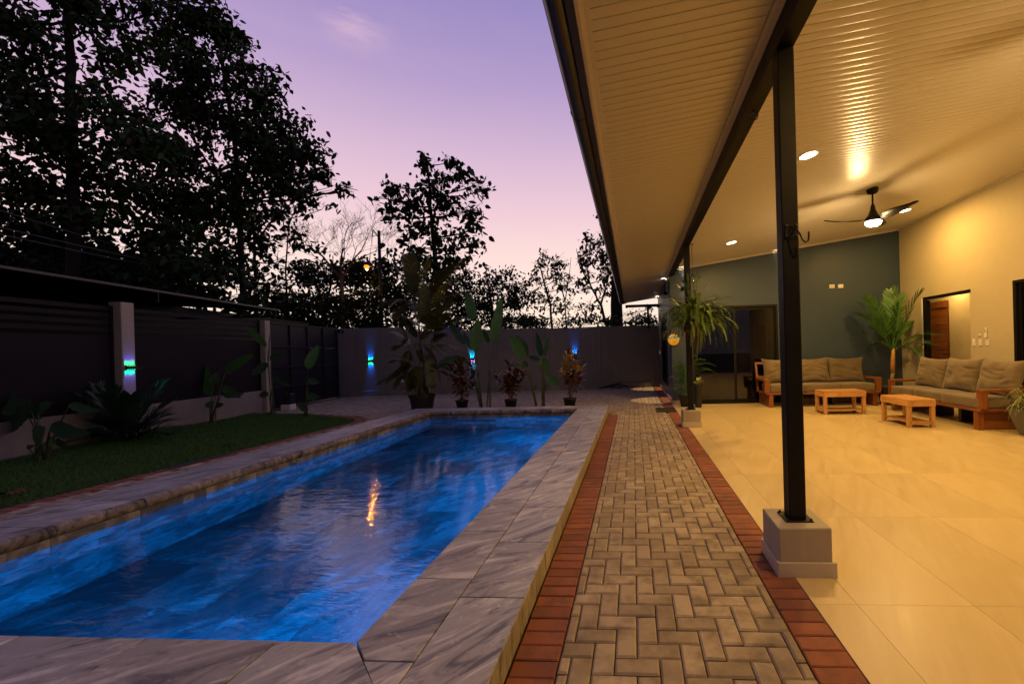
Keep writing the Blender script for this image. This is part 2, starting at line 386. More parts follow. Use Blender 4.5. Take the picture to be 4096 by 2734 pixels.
def glass(name, tint, op=.0):
    m = MT(name); t = m.n('ShaderNodeBsdfTransparent'); t.inputs[0].default_value = (*tint, 1); g = m.n('ShaderNodeBsdfGlossy'); g.inputs['Roughness'].default_value = .01
    fr = m.n('ShaderNodeFresnel'); fr.inputs[0].default_value = 1.5; k = m.rng(fr.outputs[0], 0, 1, .03, 1)
    x = m.n('ShaderNodeMixShader'); m.l(k, x.inputs[0]); m.l(t.outputs[0], x.inputs[1]); m.l(g.outputs[0], x.inputs[2]); m.l(x.outputs[0], m.o.inputs[0]); return m.m
M['glass'] = glass('tinted_door_glass', (.45, .43, .42))
M['clear'] = glass('clear_bulb_glass', (.9, .9, .9))
M['curtain'] = simple('sea_green_curtain', (.22, .40, .34), .9, var=.1)
WARM = (1.0, .57, .15)
M['led'] = emis('warm_led_panel', (1, .84, .50), 16)
M['globe'] = emis('fan_light_globe', (1, .88, .68), 14)
M['amber'] = emis('amber_street_bowl', (1, .22, .012), 2.4); M['core'] = emis('amber_street_bulb', (1, .32, .03), 1000)
M['warmwhite'] = emis('sconce_lens', (1, .85, .65), 20)

def lamp(kind, name, loc, power, col, parent=None, d=None, **k):
    l = bpy.data.lights.new(name, kind); l.energy = power; l.color = col
    for a, b in k.items(): setattr(l, a, b)
    o = bpy.data.objects.new(name, l); S.collection.objects.link(o); o.location = loc
    if d: o.rotation_euler = Vector(d).to_track_quat('-Z', 'Y').to_euler()
    if parent: o.parent = parent
    return o
# ------------------------------------------------------------------ ground, paving, lawn
PX0, PX1, PY0, PY1, CZ = -4.66, -1.285, 1.81, 9.29, .145      # inner rim of the pool and height of its coping
OX0, OX1, OY0, OY1 = -5.29, -.60, 1.14, 9.85
FO = Vector((-9.33, 5.60, 0)); FD = Vector((-.1243, .9922, 0))   # garden fence line
def fence_x(y): return FO.x + (y - FO.y) * FD.x / FD.y
WO = Vector((-10.84, 14.62, 0)); WD = Vector((.9925, .1222, 0)); WN = Vector((.1222, -.9925, 0))   # rear wall line
def wall_y(x): return WO.y + (x - WO.x) * WD.y / WD.x

g = B()
for a in ((-260, -80, PX0 - .15, 320), (PX1 + .15, -80, 260, 320), (PX0 - .15, -80, PX1 + .15, PY0 - .15), (PX0 - .15, PY1 + .15, PX1 + .15, 320)):
    g.raw([(a[0], a[1], -.075), (a[2], a[1], -.075), (a[2], a[3], -.075), (a[0], a[3], -.075)], [(0, 1, 2, 3)])
tag(g.obj('ground', M['earth']), kind='structure')

def lawn_edge():
    P = [(-6.52, -2.5), (-6.46, 1.5), (-6.40, 4), (-6.30, 6.4), (-6.24, 8.2), (-6.24, 8.75), (-6.34, 9.12), (-6.6, 9.42), (-7.1, 9.66), (-7.9, 9.93), (-8.9, 10.12), (-9.92, 10.3)]
    return [Vector((*p, 0)) for p in P]
LE = lawn_edge()
lawn_poly = [(p.x, p.y) for p in LE] + [(fence_x(10.3), 10.3), (fence_x(-2.5), -2.5)]
def inside(x, y, poly):
    c = False; n = len(poly)
    for i in range(n):
        x1, y1 = poly[i]; x2, y2 = poly[(i + 1) % n]
        if (y1 > y) != (y2 > y) and x < (x2 - x1) * (y - y1) / (y2 - y1) + x1: c = not c
    return c
red_poly = [(p.x + .22, p.y + .0) for p in LE[:6]] + [(-6.05, 9.25), (-6.45, 9.62), (-7.0, 9.9), (-7.85, 10.18), (-8.85, 10.38), (-9.95, 10.55), (-10.6, 10.3), (-9.9, -2.5)]

U = .1025
def paver_piece(b, x0, x1, y0, y1, z, h=.06, gap=.0055, bev=.009):
    if x1 - x0 < .02 or y1 - y0 < .02: return
    x0 += gap / 2; x1 -= gap / 2; y0 += gap / 2; y1 -= gap / 2
    c = (random.uniform(-.0015, .0015), random.uniform(-.0015, .0015), random.uniform(-.0015, .0015))
    z0 = z - h; o = len(b.v)
    P = [(x0, y0), (x1, y0), (x1, y1), (x0, y1)]; Q = [(x0 + bev, y0 + bev), (x1 - bev, y0 + bev), (x1 - bev, y1 - bev), (x0 + bev, y1 - bev)]
    zz = lambda i: z + (c[0], c[1], -c[0], -c[1])[i] + c[2]
    b.v += [Vector((*p, z0)) for p in P] + [Vector((*p, zz(i) - bev * .8)) for i, p in enumerate(P)] + [Vector((*p, zz(i))) for i, p in enumerate(Q)]
    for i in range(4):
        j = (i + 1) % 4; b.f += [[o + i, o + j, o + 4 + j, o + 4 + i], [o + 4 + i, o + 4 + j, o + 8 + j, o + 8 + i]]
    b.f.append([o + 8, o + 9, o + 10, o + 11])

# garden path between pool and patio
bed = B().box((-.60, -2.5, -.07), (.955, 9.9, -.052)); path = tag(bed.obj('garden_path', M['grout']), kind='structure')
X0, X1 = -.380, .745
cand = []
i0, j0 = int((-11.5) / U), int(-2.6 / U)
def in_yard(x, y):
    if x > X1 or y > wall_y(x) - .02 or x < fence_x(y) - .05: return False
    if OX0 - .0 < x < OX1 + .0 and y < OY1: return False
    if inside(x, y, red_poly): return False
    if x > -.60 and y < 9.35: return False
    return y > -2.4
pieces = []
for i in range(int(-11.5 / U), int(1.6 / U)):
    for j in range(int(-2.4 / U), int(16.4 / U)):
        d = (i - j) % 4
        if d not in (0, 3): continue
        x = i * U + X0 + U * .5; y = j * U
        r = (x, x + 2 * U, y, y + U) if d == 0 else (x, x + U, y, y + 2 * U)
        cx, cyy = (r[0] + r[1]) / 2, (r[2] + r[3]) / 2
        if cx > X0 - U and cyy < 9.35:
            r2 = (max(r[0], X0), min(r[1], X1), r[2], min(r[3], 9.40))
            if r2[1] - r2[0] > .02: cand.append(r2)
        elif in_yard(cx, cyy):
            pieces.append((r[0], min(r[1], X1), r[2], min(r[3], wall_y(cx) - .0)))
cand.sort(key=lambda r: (r[2] < 1.25, r[2]))
shared = {}
for k, r in enumerate(cand[:300]):
    w, h = r[1] - r[0], r[3] - r[2]; key = (round(w, 3), round(h, 3), k % 5)
    if key not in shared:
        b = B(); paver_piece(b, -w / 2, w / 2, -h / 2, h / 2, 0); o = b.obj('paver', M['paver'], path); shared[key] = o; first = o
    else:
        o = bpy.data.objects.new('paver', shared[key].data); S.collection.objects.link(o); o.parent = path
    o.location = ((r[0] + r[1]) / 2, (r[2] + r[3]) / 2, random.uniform(-.0022, .0018)); o.rotation_euler = (0, 0, random.uniform(-.008, .008))
b = B()
for r in cand[300:]: paver_piece(b, *r, random.uniform(-.002, .002))
tag(b.obj('far_paving', M['paver'], path), kind='stuff')
b = B()
yb = B().raw([(-12, 9.86, -.06), (1.0, 9.86, -.06), (1.0, 16.3, -.06), (-12, 14.7, -.06)], [(0, 1, 2, 3)])
yb.raw([(-6.5, -2.5, -.06), (OX0, -2.5, -.06), (OX0, 9.86, -.06), (-6.5, 9.86, -.06)], [(0, 1, 2, 3)])
yard = tag(yb.obj('paved_yard', M['grout']), kind='structure')
for r in pieces: paver_piece(b, *r, random.uniform(-.003, .002))
tag(b.obj('paving', M['paver'], yard), kind='stuff')
# soldier courses of red brick
def red_row(x0, x1, y0, y1, par):
    mesh = []
    for q in range(4):
        b = B(); paver_piece(b, -(x1 - x0) / 2, (x1 - x0) / 2, -U / 2, U / 2, 0, bev=.006); mesh.append(b)
    objs = []; y = y0
    while y < y1:
        q = random.randrange(4)
        if len(objs) < 4:
            o = mesh[len(objs)].obj('red_brick', M['red'], par)
        else:
            o = bpy.data.objects.new('red_brick', objs[q].data); S.collection.objects.link(o); o.parent = par
        o.location = ((x0 + x1) / 2, y + U / 2, random.uniform(-.002, .002)); o.rotation_euler = (0, 0, random.uniform(-.006, .006)); objs.append(o); y += U
red_row(-.597, X0 - .002, 1.1, 9.3, path); red_row(X1 + .002, .953, 1.1, 10.85, path)
red_row(X1 + .002, .975, 10.86, 15.95, yard)
# curved red edging of the lawn
def along(pts, step):
    out = []; acc = 0
    for a, b_ in zip(pts[:-1], pts[1:]):
        l = (b_ - a).length; t = acc
        while t < l: out.append((a.lerp(b_, t / l), (b_ - a).normalized())); t += step
        acc = t - l
    return out
rb = B(); paver_piece(rb, -.103, .103, -U / 2, U / 2, 0); proto = None
for p, d in along(LE, U * 1.01):
    if p.y < .5: continue
    if proto is None: o = proto = rb.obj('red_brick', M['red'], yard)
    else: o = bpy.data.objects.new('red_brick', proto.data); S.collection.objects.link(o); o.parent = yard
    nrm_ = Vector((d.y, -d.x, 0)); o.location = p + nrm_ * .11; o.rotation_euler = (0, 0, math.atan2(d.y, d.x) - math.pi / 2)

# lawn: soil sheet and blades
b = B(); lp = [Vector((x, y, 0)) for x, y in lawn_poly]; cen = sum(lp, Vector()) / len(lp)
def lawn_h(x, y): return .005 + .03 * mnoise.noise(Vector((x * .8, y * .8, 0))) + .05 * max(0, min(1, (-7.2 - x) / 2))
gx = np.arange(-10.2, -6.2, .25); gy = np.arange(-2.5, 10.5, .25); vs, fs = [], []
for x in gx:
    for y in gy:
        if inside(x + .125, y + .125, lawn_poly) or inside(x, y, lawn_poly):
            n = len(vs); vs += [(x + a, y + c, lawn_h(x + a, y + c) - .012) for a, c in ((0, 0), (.25, 0), (.25, .25), (0, .25))]; fs.append((n, n + 1, n + 2, n + 3))
lawn = tag(mk('lawn', vs, fs, M['soil']), kind='structure')
N = 150000
px = RG.uniform(-10.1, -6.2, N); py = 11 - RG.uniform(0, 1, N) ** .8 * 11
V = np.zeros((N, 3, 3)); keep = []
for k in range(N):
    if inside(px[k], py[k], lawn_poly): keep.append(k)
keep = np.array(keep); n = len(keep); px = px[keep]; py = py[keep]
pz = np.array([lawn_h(a, c) for a, c in zip(px, py)]) - .012
an = RG.uniform(0, 6.283, n); hh = RG.uniform(.025, .06, n); ww = RG.uniform(.003, .006, n); le = RG.normal(0, .022, (n, 2))
V = np.zeros((n, 3, 3)); V[:, 0] = np.c_[px - ww * np.cos(an), py - ww * np.sin(an), pz]; V[:, 1] = np.c_[px + ww * np.cos(an), py + ww * np.sin(an), pz]; V[:, 2] = np.c_[px + le[:, 0], py + le[:, 1], pz + hh]
def npmesh(name, verts, nper, faces, m, parent=None):
    """many small alike pieces: verts (n, k, 3) and the faces of one piece"""
    n = verts.shape[0]; me = bpy.data.meshes.new(name); nf = len(faces); fl = [len(f) for f in faces]
    me.vertices.add(n * nper); me.vertices.foreach_set('co', verts.reshape(-1).astype(np.float32))
    idx = np.concatenate([np.array(f) for f in faces]); me.loops.add(n * len(idx)); me.loops.foreach_set('vertex_index', (idx[None, :] + (np.arange(n) * nper)[:, None]).reshape(-1).astype(np.int32))
    me.polygons.add(n * nf); st = np.concatenate([[0], np.cumsum(fl)[:-1]])
    me.polygons.foreach_set('loop_start', (st[None, :] + (np.arange(n) * len(idx))[:, None]).reshape(-1).astype(np.int32))
    me.polygons.foreach_set('loop_total', np.tile(fl, n).astype(np.int32))
    me.update(calc_edges=True); me.validate(); me.materials.append(m)
    o = bpy.data.objects.new(name, me); S.collection.objects.link(o)
    if parent: o.parent = parent
    return o
tag(npmesh('grass', V, 3, [(0, 1, 2)], M['grass']), label='short dark green lawn grass beside the fence', cat='grass', kind='stuff')

# ------------------------------------------------------------------ swimming pool
pool = empty('swimming_pool', (0, 0, 0), label='long blue lit swimming pool with grey marbled stone coping beside the garden path', cat='swimming pool')
b = B(); WZ = -.012; PZ = -1.25
b.box((PX0 - .10, PY0 - .10, PZ - .1), (PX0 - .012, PY1 + .10, .10)); b.box((PX1 + .012, PY0 - .10, PZ - .1), (PX1 + .10, PY1 + .10, .10))
b.box((PX0 - .012, PY0 - .10, PZ - .1), (PX1 + .012, PY0 - .012, .10)); b.box((PX0 - .012, PY1 + .012, PZ - .1), (PX1 + .012, PY1 + .10, .10)); b.box((PX0 - .012, PY0 - .012, PZ - .1), (PX1 + .012, PY1 + .012, PZ - .012))
b.obj('basin', M['plaster'], pool)
def tiles(a, bb, u, vdir, du, dv, stag, nrm_, thick=.011, name='pool_tile', mat='ptile', par=None):
    """rows of tiles on a plane from corner a; u, vdir unit vectors; bb lengths"""
    row = 0; v = 0; cache = {}
    while v < bb[1] - .01:
        h = min(dv, bb[1] - v); x = -(stag * (row % 2)) * du
        while x < bb[0] - .01:
            x0 = max(0, x); x1 = min(bb[0], x + du)
            if x1 - x0 > .03:
                w = x1 - x0; key = (round(w, 3), round(h, 3))
                if key not in cache:
                    t = B(); Mx = Matrix((u, vdir, nrm_)).transposed().to_4x4(); t.box((.0015, .0015, 0), (w - .0015, h - .0015, thick), .0015, Mx)
                    cache[key] = t.obj(name, M[mat], par); o = cache[key]
                else: o = bpy.data.objects.new(name, cache[key].data); S.collection.objects.link(o); o.parent = par
                o.location = Vector(a) + u * x0 + vdir * v + nrm_ * random.uniform(-.001, .002)
            x += du
        v += h; row += 1
UX_, UY_, UZ_ = Vector((1, 0, 0)), Vector((0, 1, 0)), Vector((0, 0, 1))
LX, LY = PX1 - PX0, PY1 - PY0
tiles((PX0 - .012, PY0, .055), (LY, .055 - PZ), UY_, -UZ_, .61, .30, .5, UX_, par=pool)
tiles((PX0, PY1 + .012, .055), (LX, .055 - PZ), UX_, -UZ_, .61, .30, .5, -UY_, par=pool)
tiles((PX1 + .012, PY0, .055), (LY, .055 - PZ), UY_, -UZ_, 1.22, .44, .5, -UX_, par=pool)
tiles((PX0, PY0 - .012, .055), (LX, .055 - PZ), UX_, -UZ_, 1.22, .44, .5, UY_, par=pool)
tiles((PX0, PY0, PZ - .012), (LX, LY), UX_, UY_, .61, .61, .5, UZ_, par=pool)
# coping
def cop(pts, z1=CZ, z0=.10, par=pool, mat='coping', name='coping_tile'):
    c = Vector((sum(p[0] for p in pts) / len(pts), sum(p[1] for p in pts) / len(pts), 0))
    sh = [(c.x + (p[0] - c.x) * (1 - .0035 / max(.05, abs(p[0] - c.x))) , c.y + (p[1] - c.y) * (1 - .0035 / max(.05, abs(p[1] - c.y)))) for p in pts]
    o = B().slab([(p[0] - c.x, p[1] - c.y) for p in sh], z0, z1, .002).obj(name, M[random.choice(('coping', 'coping', 'coping2', 'coping3'))], par); o.location = (c.x, c.y, random.uniform(-.0008, .0008)); return o
bb = B(); bb.box((OX0 + .012, OY0 + .012, -.075), (PX0 - .02, OY1 - .012, .099)); bb.box((PX1 + .02, OY0 + .012, -.075), (OX1 - .013, OY1 - .012, .099))
bb.box((PX0 - .02, OY0 + .012, -.075), (PX1 + .02, PY0 - .02, .099)); bb.box((PX0 - .02, PY1 + .02, -.075), (PX1 + .02, OY1 - .012, .099)); bb.obj('coping_kerb', M['plaster'], pool)
XM = -.952
def diag(y): return PX1 + (PY0 - y)            # the mitre at the near right corner
def clip_right(x0, x1, y0, y1):
    """rectangle less what lies left of / below the mitre line x = PX1 + (PY0 - y)"""
    P = [(x0, y0), (x1, y0), (x1, y1), (x0, y1)]; out = []; fn = lambda p: p[0] - diag(p[1])
    for i in range(4):
        a, c = P[i], P[(i + 1) % 4]; fa, fc = fn(a), fn(c)
        if fa >= 0: out.append(a)
        if (fa > 0) != (fc > 0) and abs(fa - fc) > 1e-9:
            t = fa / (fa - fc); out.append((a[0] + (c[0] - a[0]) * t, a[1] + (c[1] - a[1]) * t))
    return out
y = 1.70 - .638 
while y < OY1 - .02:
    q = clip_right(PX1, XM, max(y, OY0), min(y + .638, PY1 if y > 8.5 else 99))
    if len(q) > 2: cop(q)
    y += .638
y = 2.162 - 2 * .638
while y < OY1 - .02:
    q = clip_right(XM, OX1 - .001, max(y, OY0), min(y + .638, OY1))
    if len(q) > 2: cop(q)
    y += .638
x = PX1 - .37 
xs = [PX1 + .6]; 
while x > OX0: xs.append(x); x -= .65
xs.append(OX0)
for r0, r1, sh in ((PY0 - .335, PY0, 0), (OY0, PY0 - .335, .3)):
    for a, c in zip(xs[1:], xs[:-1]):
        a = max(a + sh, OX0) if a != xs[-1] else OX0; c = c + sh if c != xs[0] else c
        P = [(a, r0), (c, r0), (c, r1), (a, r1)]; outp = []
        fn = lambda p: diag(p[1]) - p[0]
        for i in range(4):
            p, q = P[i], P[(i + 1) % 4]; fa, fc = fn(p), fn(q)
            if fa >= 0: outp.append(p)
            if (fa > 0) != (fc > 0) and abs(fa - fc) > 1e-9: t = fa / (fa - fc); outp.append((p[0] + (q[0] - p[0]) * t, p[1] + (q[1] - p[1]) * t))
        if len(outp) > 2 and c - a > .05: cop(outp)
y = PY0
while y < PY1 - .05:
    y2 = min(y + .61, PY1); cop([(OX0, y), (-4.98, y), (-4.98, y2), (OX0, y2)]); y3 = y
    cop([(-4.98, y), (PX0 - .055, y), (PX0 - .055, y2), (-4.98, y2)]); y = y2
x = OX0
while x < PX1 - .02:
    x2 = min(x + .64, PX1); cop([(x, PY1 + .055), (x2, PY1 + .055), (x2, 9.60), (x, 9.60)]) if x2 > PX0 - .05 else cop([(x, PY1), (x2, PY1), (x2, 9.60), (x, 9.60)]); x = x2
x = OX0
while x < XM - .02:
    x2 = min(x + .64, XM); cop([(x, 9.60), (x2, 9.60), (x2, OY1), (x, OY1)]); x = x2
cop([(PX1, 9.31), (XM, 9.31), (XM, 9.60), (PX1, 9.60)])
# rounded rough nosing along the left and far rims
def nosing(p0, p1, inward, n):
    prof = [(-.055, CZ - .002), (-.03, CZ), (-.006, CZ - .006), (.012, CZ - .028), (.018, CZ - .055), (.010, CZ - .082), (-.005, .052), (-.04, .045), (-.055, .05)]
    L_ = (p1 - p0).length; d = (p1 - p0).normalized(); seg = L_ / n
    for k in range(n):
        vs = []; m = 7; 
        for i in range(m):
            t = .002 + (seg - .004) * i / (m - 1)
            for j, (a, z) in enumerate(prof):
                w = mnoise.noise(Vector((k * 7 + i * .9, j * .7, p0.x))) * .0035 * (1 if 1 < j < 7 else .2)
                vs.append(d * t + inward * (a + w) + Vector((0, 0, z + w * .5)))
        np_ = len(prof); fs = [(i * np_ + j, i * np_ + j + 1, (i + 1) * np_ + j + 1, (i + 1) * np_ + j) for i in range(m - 1) for j in range(np_ - 1)]
        fs += [tuple(range(np_)), tuple(range((m - 1) * np_, m * np_))[::-1]]
        mk('nosing_stone', vs, fs, M['bull'], pool, True, p0 + d * seg * k)
nosing(Vector((PX0, PY0 - .0, 0)), Vector((PX0, PY1, 0)), UX_, 12)
nosing(Vector((PX0 - .05, PY1, 0)), Vector((PX1 + .0, PY1, 0)), -UY_, 6)
# vertical stone facing beside the path
y = OY0
while y < OY1 - .02:
    y2 = min(y + .305, OY1); t = B(); t.box((0, .002, 0), (.013, y2 - y - .002, .103 + .04), .0015); o = t.obj('face_tile', M['face'], pool); o.location = (OX1 - .013, y, -.002); y = y2
x = OX0
while x < OX1 - .03:
    x2 = min(x + .61, OX1 - .014); t = B(); t.box((.002, 0, 0), (x2 - x - .002, .012, .10), .0015)
    o = t.obj('face_tile', M['face'], pool); o.location = (x, OY1 - .012, -.002); x = x2
y = OY0
while y < OY1 - .02:
    y2 = min(y + .61, OY1); t = B(); t.box((0, .002, 0), (.012, y2 - y - .002, .10), .0015); o = t.obj('face_tile', M['face'], pool); o.location = (OX0, y, -.002); y = y2
lid = B().lathe([(0, .004), (.085, .004), (.088, .0025), (.1, .0025), (.113, .004), (.117, 0), (.117, -.01)], n=40); lid.lathe([(.018, .0045), (.022, .0055), (.028, .0055), (.03, .0045)], n=20)
for k in range(5): lid.box((.045, -.02 + k * .009, .004), (.07, -.015 + k * .009, .0055))
lo = lid.obj('skimmer_lid', M['skirt'], pool); lo.location = (-1.015, 5.47, CZ + .001)
wv, wf = [], []
nx_, ny_ = 2, 2
tag(mk('water', [(PX0 - .011, PY0 - .011, WZ), (PX1 + .011, PY0 - .011, WZ), (PX1 + .011, PY1 + .011, WZ), (PX0 - .011, PY1 + .011, WZ)], [(0, 1, 2, 3)], M['water']), kind='structure')
BLUE = (.0, .24, 1.0)
M['poolled'] = emis('pool_led_lens', (.05, .35, 1), 6)
for k, (p, d, pw) in enumerate(((Vector((PX1, 3.0, -.40)), (-1, 0, -.10), 70), (Vector((PX1, 5.6, -.40)), (-1, 0, -.10), 58), (Vector((PX1, 8.0, -.40)), (-1, .15, -.10), 78), (Vector((-3.0, PY0, -.45)), (0, 1, -.1), 46))):
    Mr = Vector(d).to_track_quat('Z', 'Y').to_matrix().to_4x4()
    fx = empty('pool_light', p, label=['round blue pool light set in the right pool wall near the camera', 'round blue pool light midway along the right pool wall', 'round blue pool light at the far end of the right pool wall', 'round blue pool light in the near short pool wall'][k], cat='pool light', group='underwater pool lights')
    h = B().lathe([(0, .006), (.075, .006), (.085, 0), (.1, .012), (.112, .01), (.118, -.01)], n=24); h.v = [Mr @ v for v in h.v]; h.obj('bezel', M['white'], fx)
    l = B().lathe([(0, .02), (.05, .017), (.074, .008)], n=24); l.v = [Mr @ v for v in l.v]; l.obj('lens', M['poolled'], fx)
    lamp('AREA', 'pool_lamp', Vector(d).normalized() * .04, pw, BLUE, fx, d, shape='DISK', size=.14)

# ------------------------------------------------------------------ patio floor
FX0, HY, HX, SX = .955, 10.82, 6.61, .98
patio = tag(B().box((FX0, -2.5, -.075), (HX + .05, HY + .1, -.008)).obj('patio_floor', M['fgrout']), kind='structure')
xs = [FX0, 1.185, 1.795, 2.405, 3.015, 3.625, 4.235, 4.845, 5.455, 6.065, HX]; cache = {}
for a, c in zip(xs[:-1], xs[1:]):
    y = 2.62 - 1.2 * 4.2
    while y < HY:
        y0 = max(y, -2.4); y2 = min(y + 1.2, HY); w, h = c - a, y2 - y0
        if h > .03:
            key = (round(w, 3), round(h, 3))
            if key not in cache: cache[key] = o = B().box((.0007, .0007, -.01), (w - .0007, h - .0007, 0), .0005).obj('floor_tile', M['ftile'], patio)
            else: o = bpy.data.objects.new('floor_tile', cache[key].data); S.collection.objects.link(o); o.parent = patio
            o.location = (a, y0, 0)
        y += 1.2
# ------------------------------------------------------------------ house
def cz(x, y): return 3.44 + .1396 * x - .0177 * (y - 2.8)     # height of the sloping ceiling
house = empty('house', (0, 0, 0), label='single storey house with open patio, slate blue end wall and sloping cream plank ceiling', cat='house')
def wallbox(b, x0, x1, y0, y1, z0, z1=None):
    """a wall piece; z1 None follows the ceiling"""
    t = lambda x, y: (cz(x, y) + .05) if z1 is None else z1
    vs = [(x0, y0, z0), (x1, y0, z0), (x1, y1, z0), (x0, y1, z0), (x0, y0, t(x0, y0)), (x1, y0, t(x1, y0)), (x1, y1, t(x1, y1)), (x0, y1, t(x0, y1))]
    b.add(vs, [(0, 1, 2, 3), (4, 5, 6, 7), (0, 1, 5, 4), (1, 2, 6, 5), (2, 3, 7, 6), (3, 0, 4, 7)])
DX0, DX1, DZ = 1.52, 3.645, 2.475
b = B(); wallbox(b, SX, DX0, HY, HY + .16, -.02); wallbox(b, DX1, HX + .10, HY, HY + .16, -.02); wallbox(b, DX0, DX1, HY, HY + .16, DZ)
b.obj('teal_wall', M['teal'], house)
for a, c in (((SX, HY - .012, 0), (DX0 - .04, HY - .0005, .10)), ((DX1 + .02, HY - .012, 0), (HX - .013, HY - .0005, .10)), ((HX - .012, 10.03, 0), (HX - .0005, HY, .10)), ((HX - .012, 7.86, 0), (HX - .0005, 8.68, .10)), ((SX - .012, HY, 0), (SX - .0005, 15.9, .10))):
    B().box(a, c, .002).obj('skirting', M['skirt'], house)
WY0, WY1, WZ0, WZ1 = 12.0, 14.35, .33, 2.42
b = B(); wallbox(b, SX, SX + .16, HY + .16, WY0, -.02); wallbox(b, SX, SX + .16, WY1, 15.95, -.02); wallbox(b, SX, SX + .16, WY0, WY1, WZ1); wallbox(b, SX, SX + .16, WY0, WY1, -.02, WZ0)
wallbox(b, SX, 7.0, 15.9, 16.0, -.02); b.obj('side_wall', M['side'], house)
AY0, AY1, AZ = 8.70, 10.0, 2.43          # passage opening
RY1, RZ = 7.76, 2.445                    # sliding door at the right
b = B(); wallbox(b, HX, HX + .10, AY1, HY, -.02); wallbox(b, HX, HX + .10, RY1, AY0, -.02); wallbox(b, HX, HX + .10, AY0, AY1, AZ); wallbox(b, HX, HX + .10, 4.9, RY1, RZ); wallbox(b, HX, HX + .10, -2.5, 4.9, -.02)
b.obj('patio_wall', M['beige'], house)
# passage behind the opening
b = B(); b.box((HX + .10, 8.50, 0), (7.5, 8.60, 2.8)); b.box((HX + .10, 12.0, 0), (7.5, 12.1, 2.8)); b.box((7.4, 8.60, 0), (7.5, 10.38, 2.8)); b.box((7.4, 10.38, 2.39), (7.5, 11.32, 2.8)); b.box((7.4, 11.32, 0), (7.5, 12.0, 2.8)); b.box((HX + .101, 8.6, 2.8), (7.4, 12.0, 2.85)); b.box((7.62, 10.2, 0), (7.66, 11.5, 2.6)); b.box((HX + .101, HY + .161, 0), (HX + .15, 12.0, 2.8)); b.obj('passage_wall', M['beige'], house)
B().box((HX - .0, 8.5, -.03), (7.66, 12.1, -.002)).obj('passage_floor', M['ftile'], house)
pe = empty('passage_fill_light', (7.1, 10.0, 2.80), label='unseen round lamp added in the passage ceiling to light the timber door', cat='ceiling light')  # added lamp, out of view, brightens the passage and its door
B().lathe([(.11, 0), (.11, -.02), (.095, -.02)], n=24).obj('rim', M['white'], pe); B().lathe([(0, -.018), (.095, -.018)], n=24).obj('diffuser', M['led'], pe); lamp('AREA', 'passage_fill_lamp', (0, 0, -.03), 16, WARM, pe, (0, 0, -1), shape='DISK', size=.18)
# timber door on the back wall of the passage
dr = empty('passage_door', (7.45, .60, .14)); dr.parent = house
b = B(); b.box((-.05, 9.75, -.14), (.05, 9.82, 2.24), .004); b.box((-.05, 10.56, -.14), (.05, 10.70, 2.24), .004); b.box((-.05, 9.82, 2.09), (.05, 10.56, 2.24), .004); b.obj('door_frame', M['redZ'], dr)
b = B(); b.box((-.03, 9.823, -.13), (-.005, 9.86, 2.085), .003); b.box((-.03, 10.46, -.13), (-.005, 10.556, 2.085), .003); b.obj('door_stile', M['redZ'], dr)
for k in range(11):
    B().box((-.026, 9.862, -.128 + k * .201), (-.008, 10.458, -.128 + (k + 1) * .201 - .008), .006).obj('door_plank', M['redY'], dr)
b = B(); b.tube([(-.03, 9.845, .98), (-.075, 9.845, .98)], .012, 8); b.tube([(-.075, 9.845, .98), (-.075, 9.95, .98)], .01, 8); b.obj('door_handle', M['brass'], dr)
b = B(); b.box((HX - .012, AY0 - .03, AZ - .065), (HX + .05, AY1 + .02, AZ), .003); b.box((HX - .012, AY1 - .06, 0), (HX + .099, AY1 + .02, AZ - .067), .003); b.obj('passage_rail', M['black'], house)
b = B(); b.box((HX - .02, AY1 + .02, 0), (HX + .01, AY1 + .06, AZ - .02), .002); b.obj('passage_architrave', M['white'], house)
# glazed doors
def slider(name, along_, a, w, z, npan, nd, par, deep=.06):
    """frame and panes; a: start corner, along_: direction, nd: inward normal"""
    e = empty(name, a); e.parent = par; Mx = Matrix((along_, nd, UZ_)).transposed().to_4x4()
    f = B(); t = .055
    for x0, x1, z0, z1 in ((0, t, 0, z), (w - t, w, 0, z), (t, w - t, z - t, z), (t, w - t, 0, .045)): f.box((x0, 0, z0), (x1, deep * 1.6, z1), .003, Mx)
    f.obj('door_frame', M['black'], e)
    pw = (w - 2 * t) / npan
    for k in range(npan):
        y = .02 + .035 * (k % 2); x0 = t + k * pw - (.02 if k else 0); x1 = t + (k + 1) * pw + .01
        s = B()
        for q in ((x0, x0 + .05, .047, z - t - .003), (x1 - .05, x1, .047, z - t - .003), (x0 + .05, x1 - .05, z - t - .06, z - t - .003), (x0 + .05, x1 - .05, .047, .105)): s.box((q[0], y, q[2]), (q[1], y + .03, q[3]), .002, Mx)
        so_ = s.obj('sash', M['black'], e)
        p = B().box((x0 + .05, y + .012, .105), (x1 - .05, y + .018, z - t - .06), 0, Mx).obj('pane', M['glass'], so_)
    return e
slider('sliding_door', UX_, (DX0, HY - .005, 0), DX1 - DX0, DZ, 2, UY_, house)
slider('patio_door', UY_, (HX - .005, 4.9, 0), RY1 - 4.9, RZ, 2, UX_, house)
slider('side_window', UY_, (SX - .005, WY0, WZ0), WY1 - WY0, WZ1 - WZ0, 2, UX_, house)
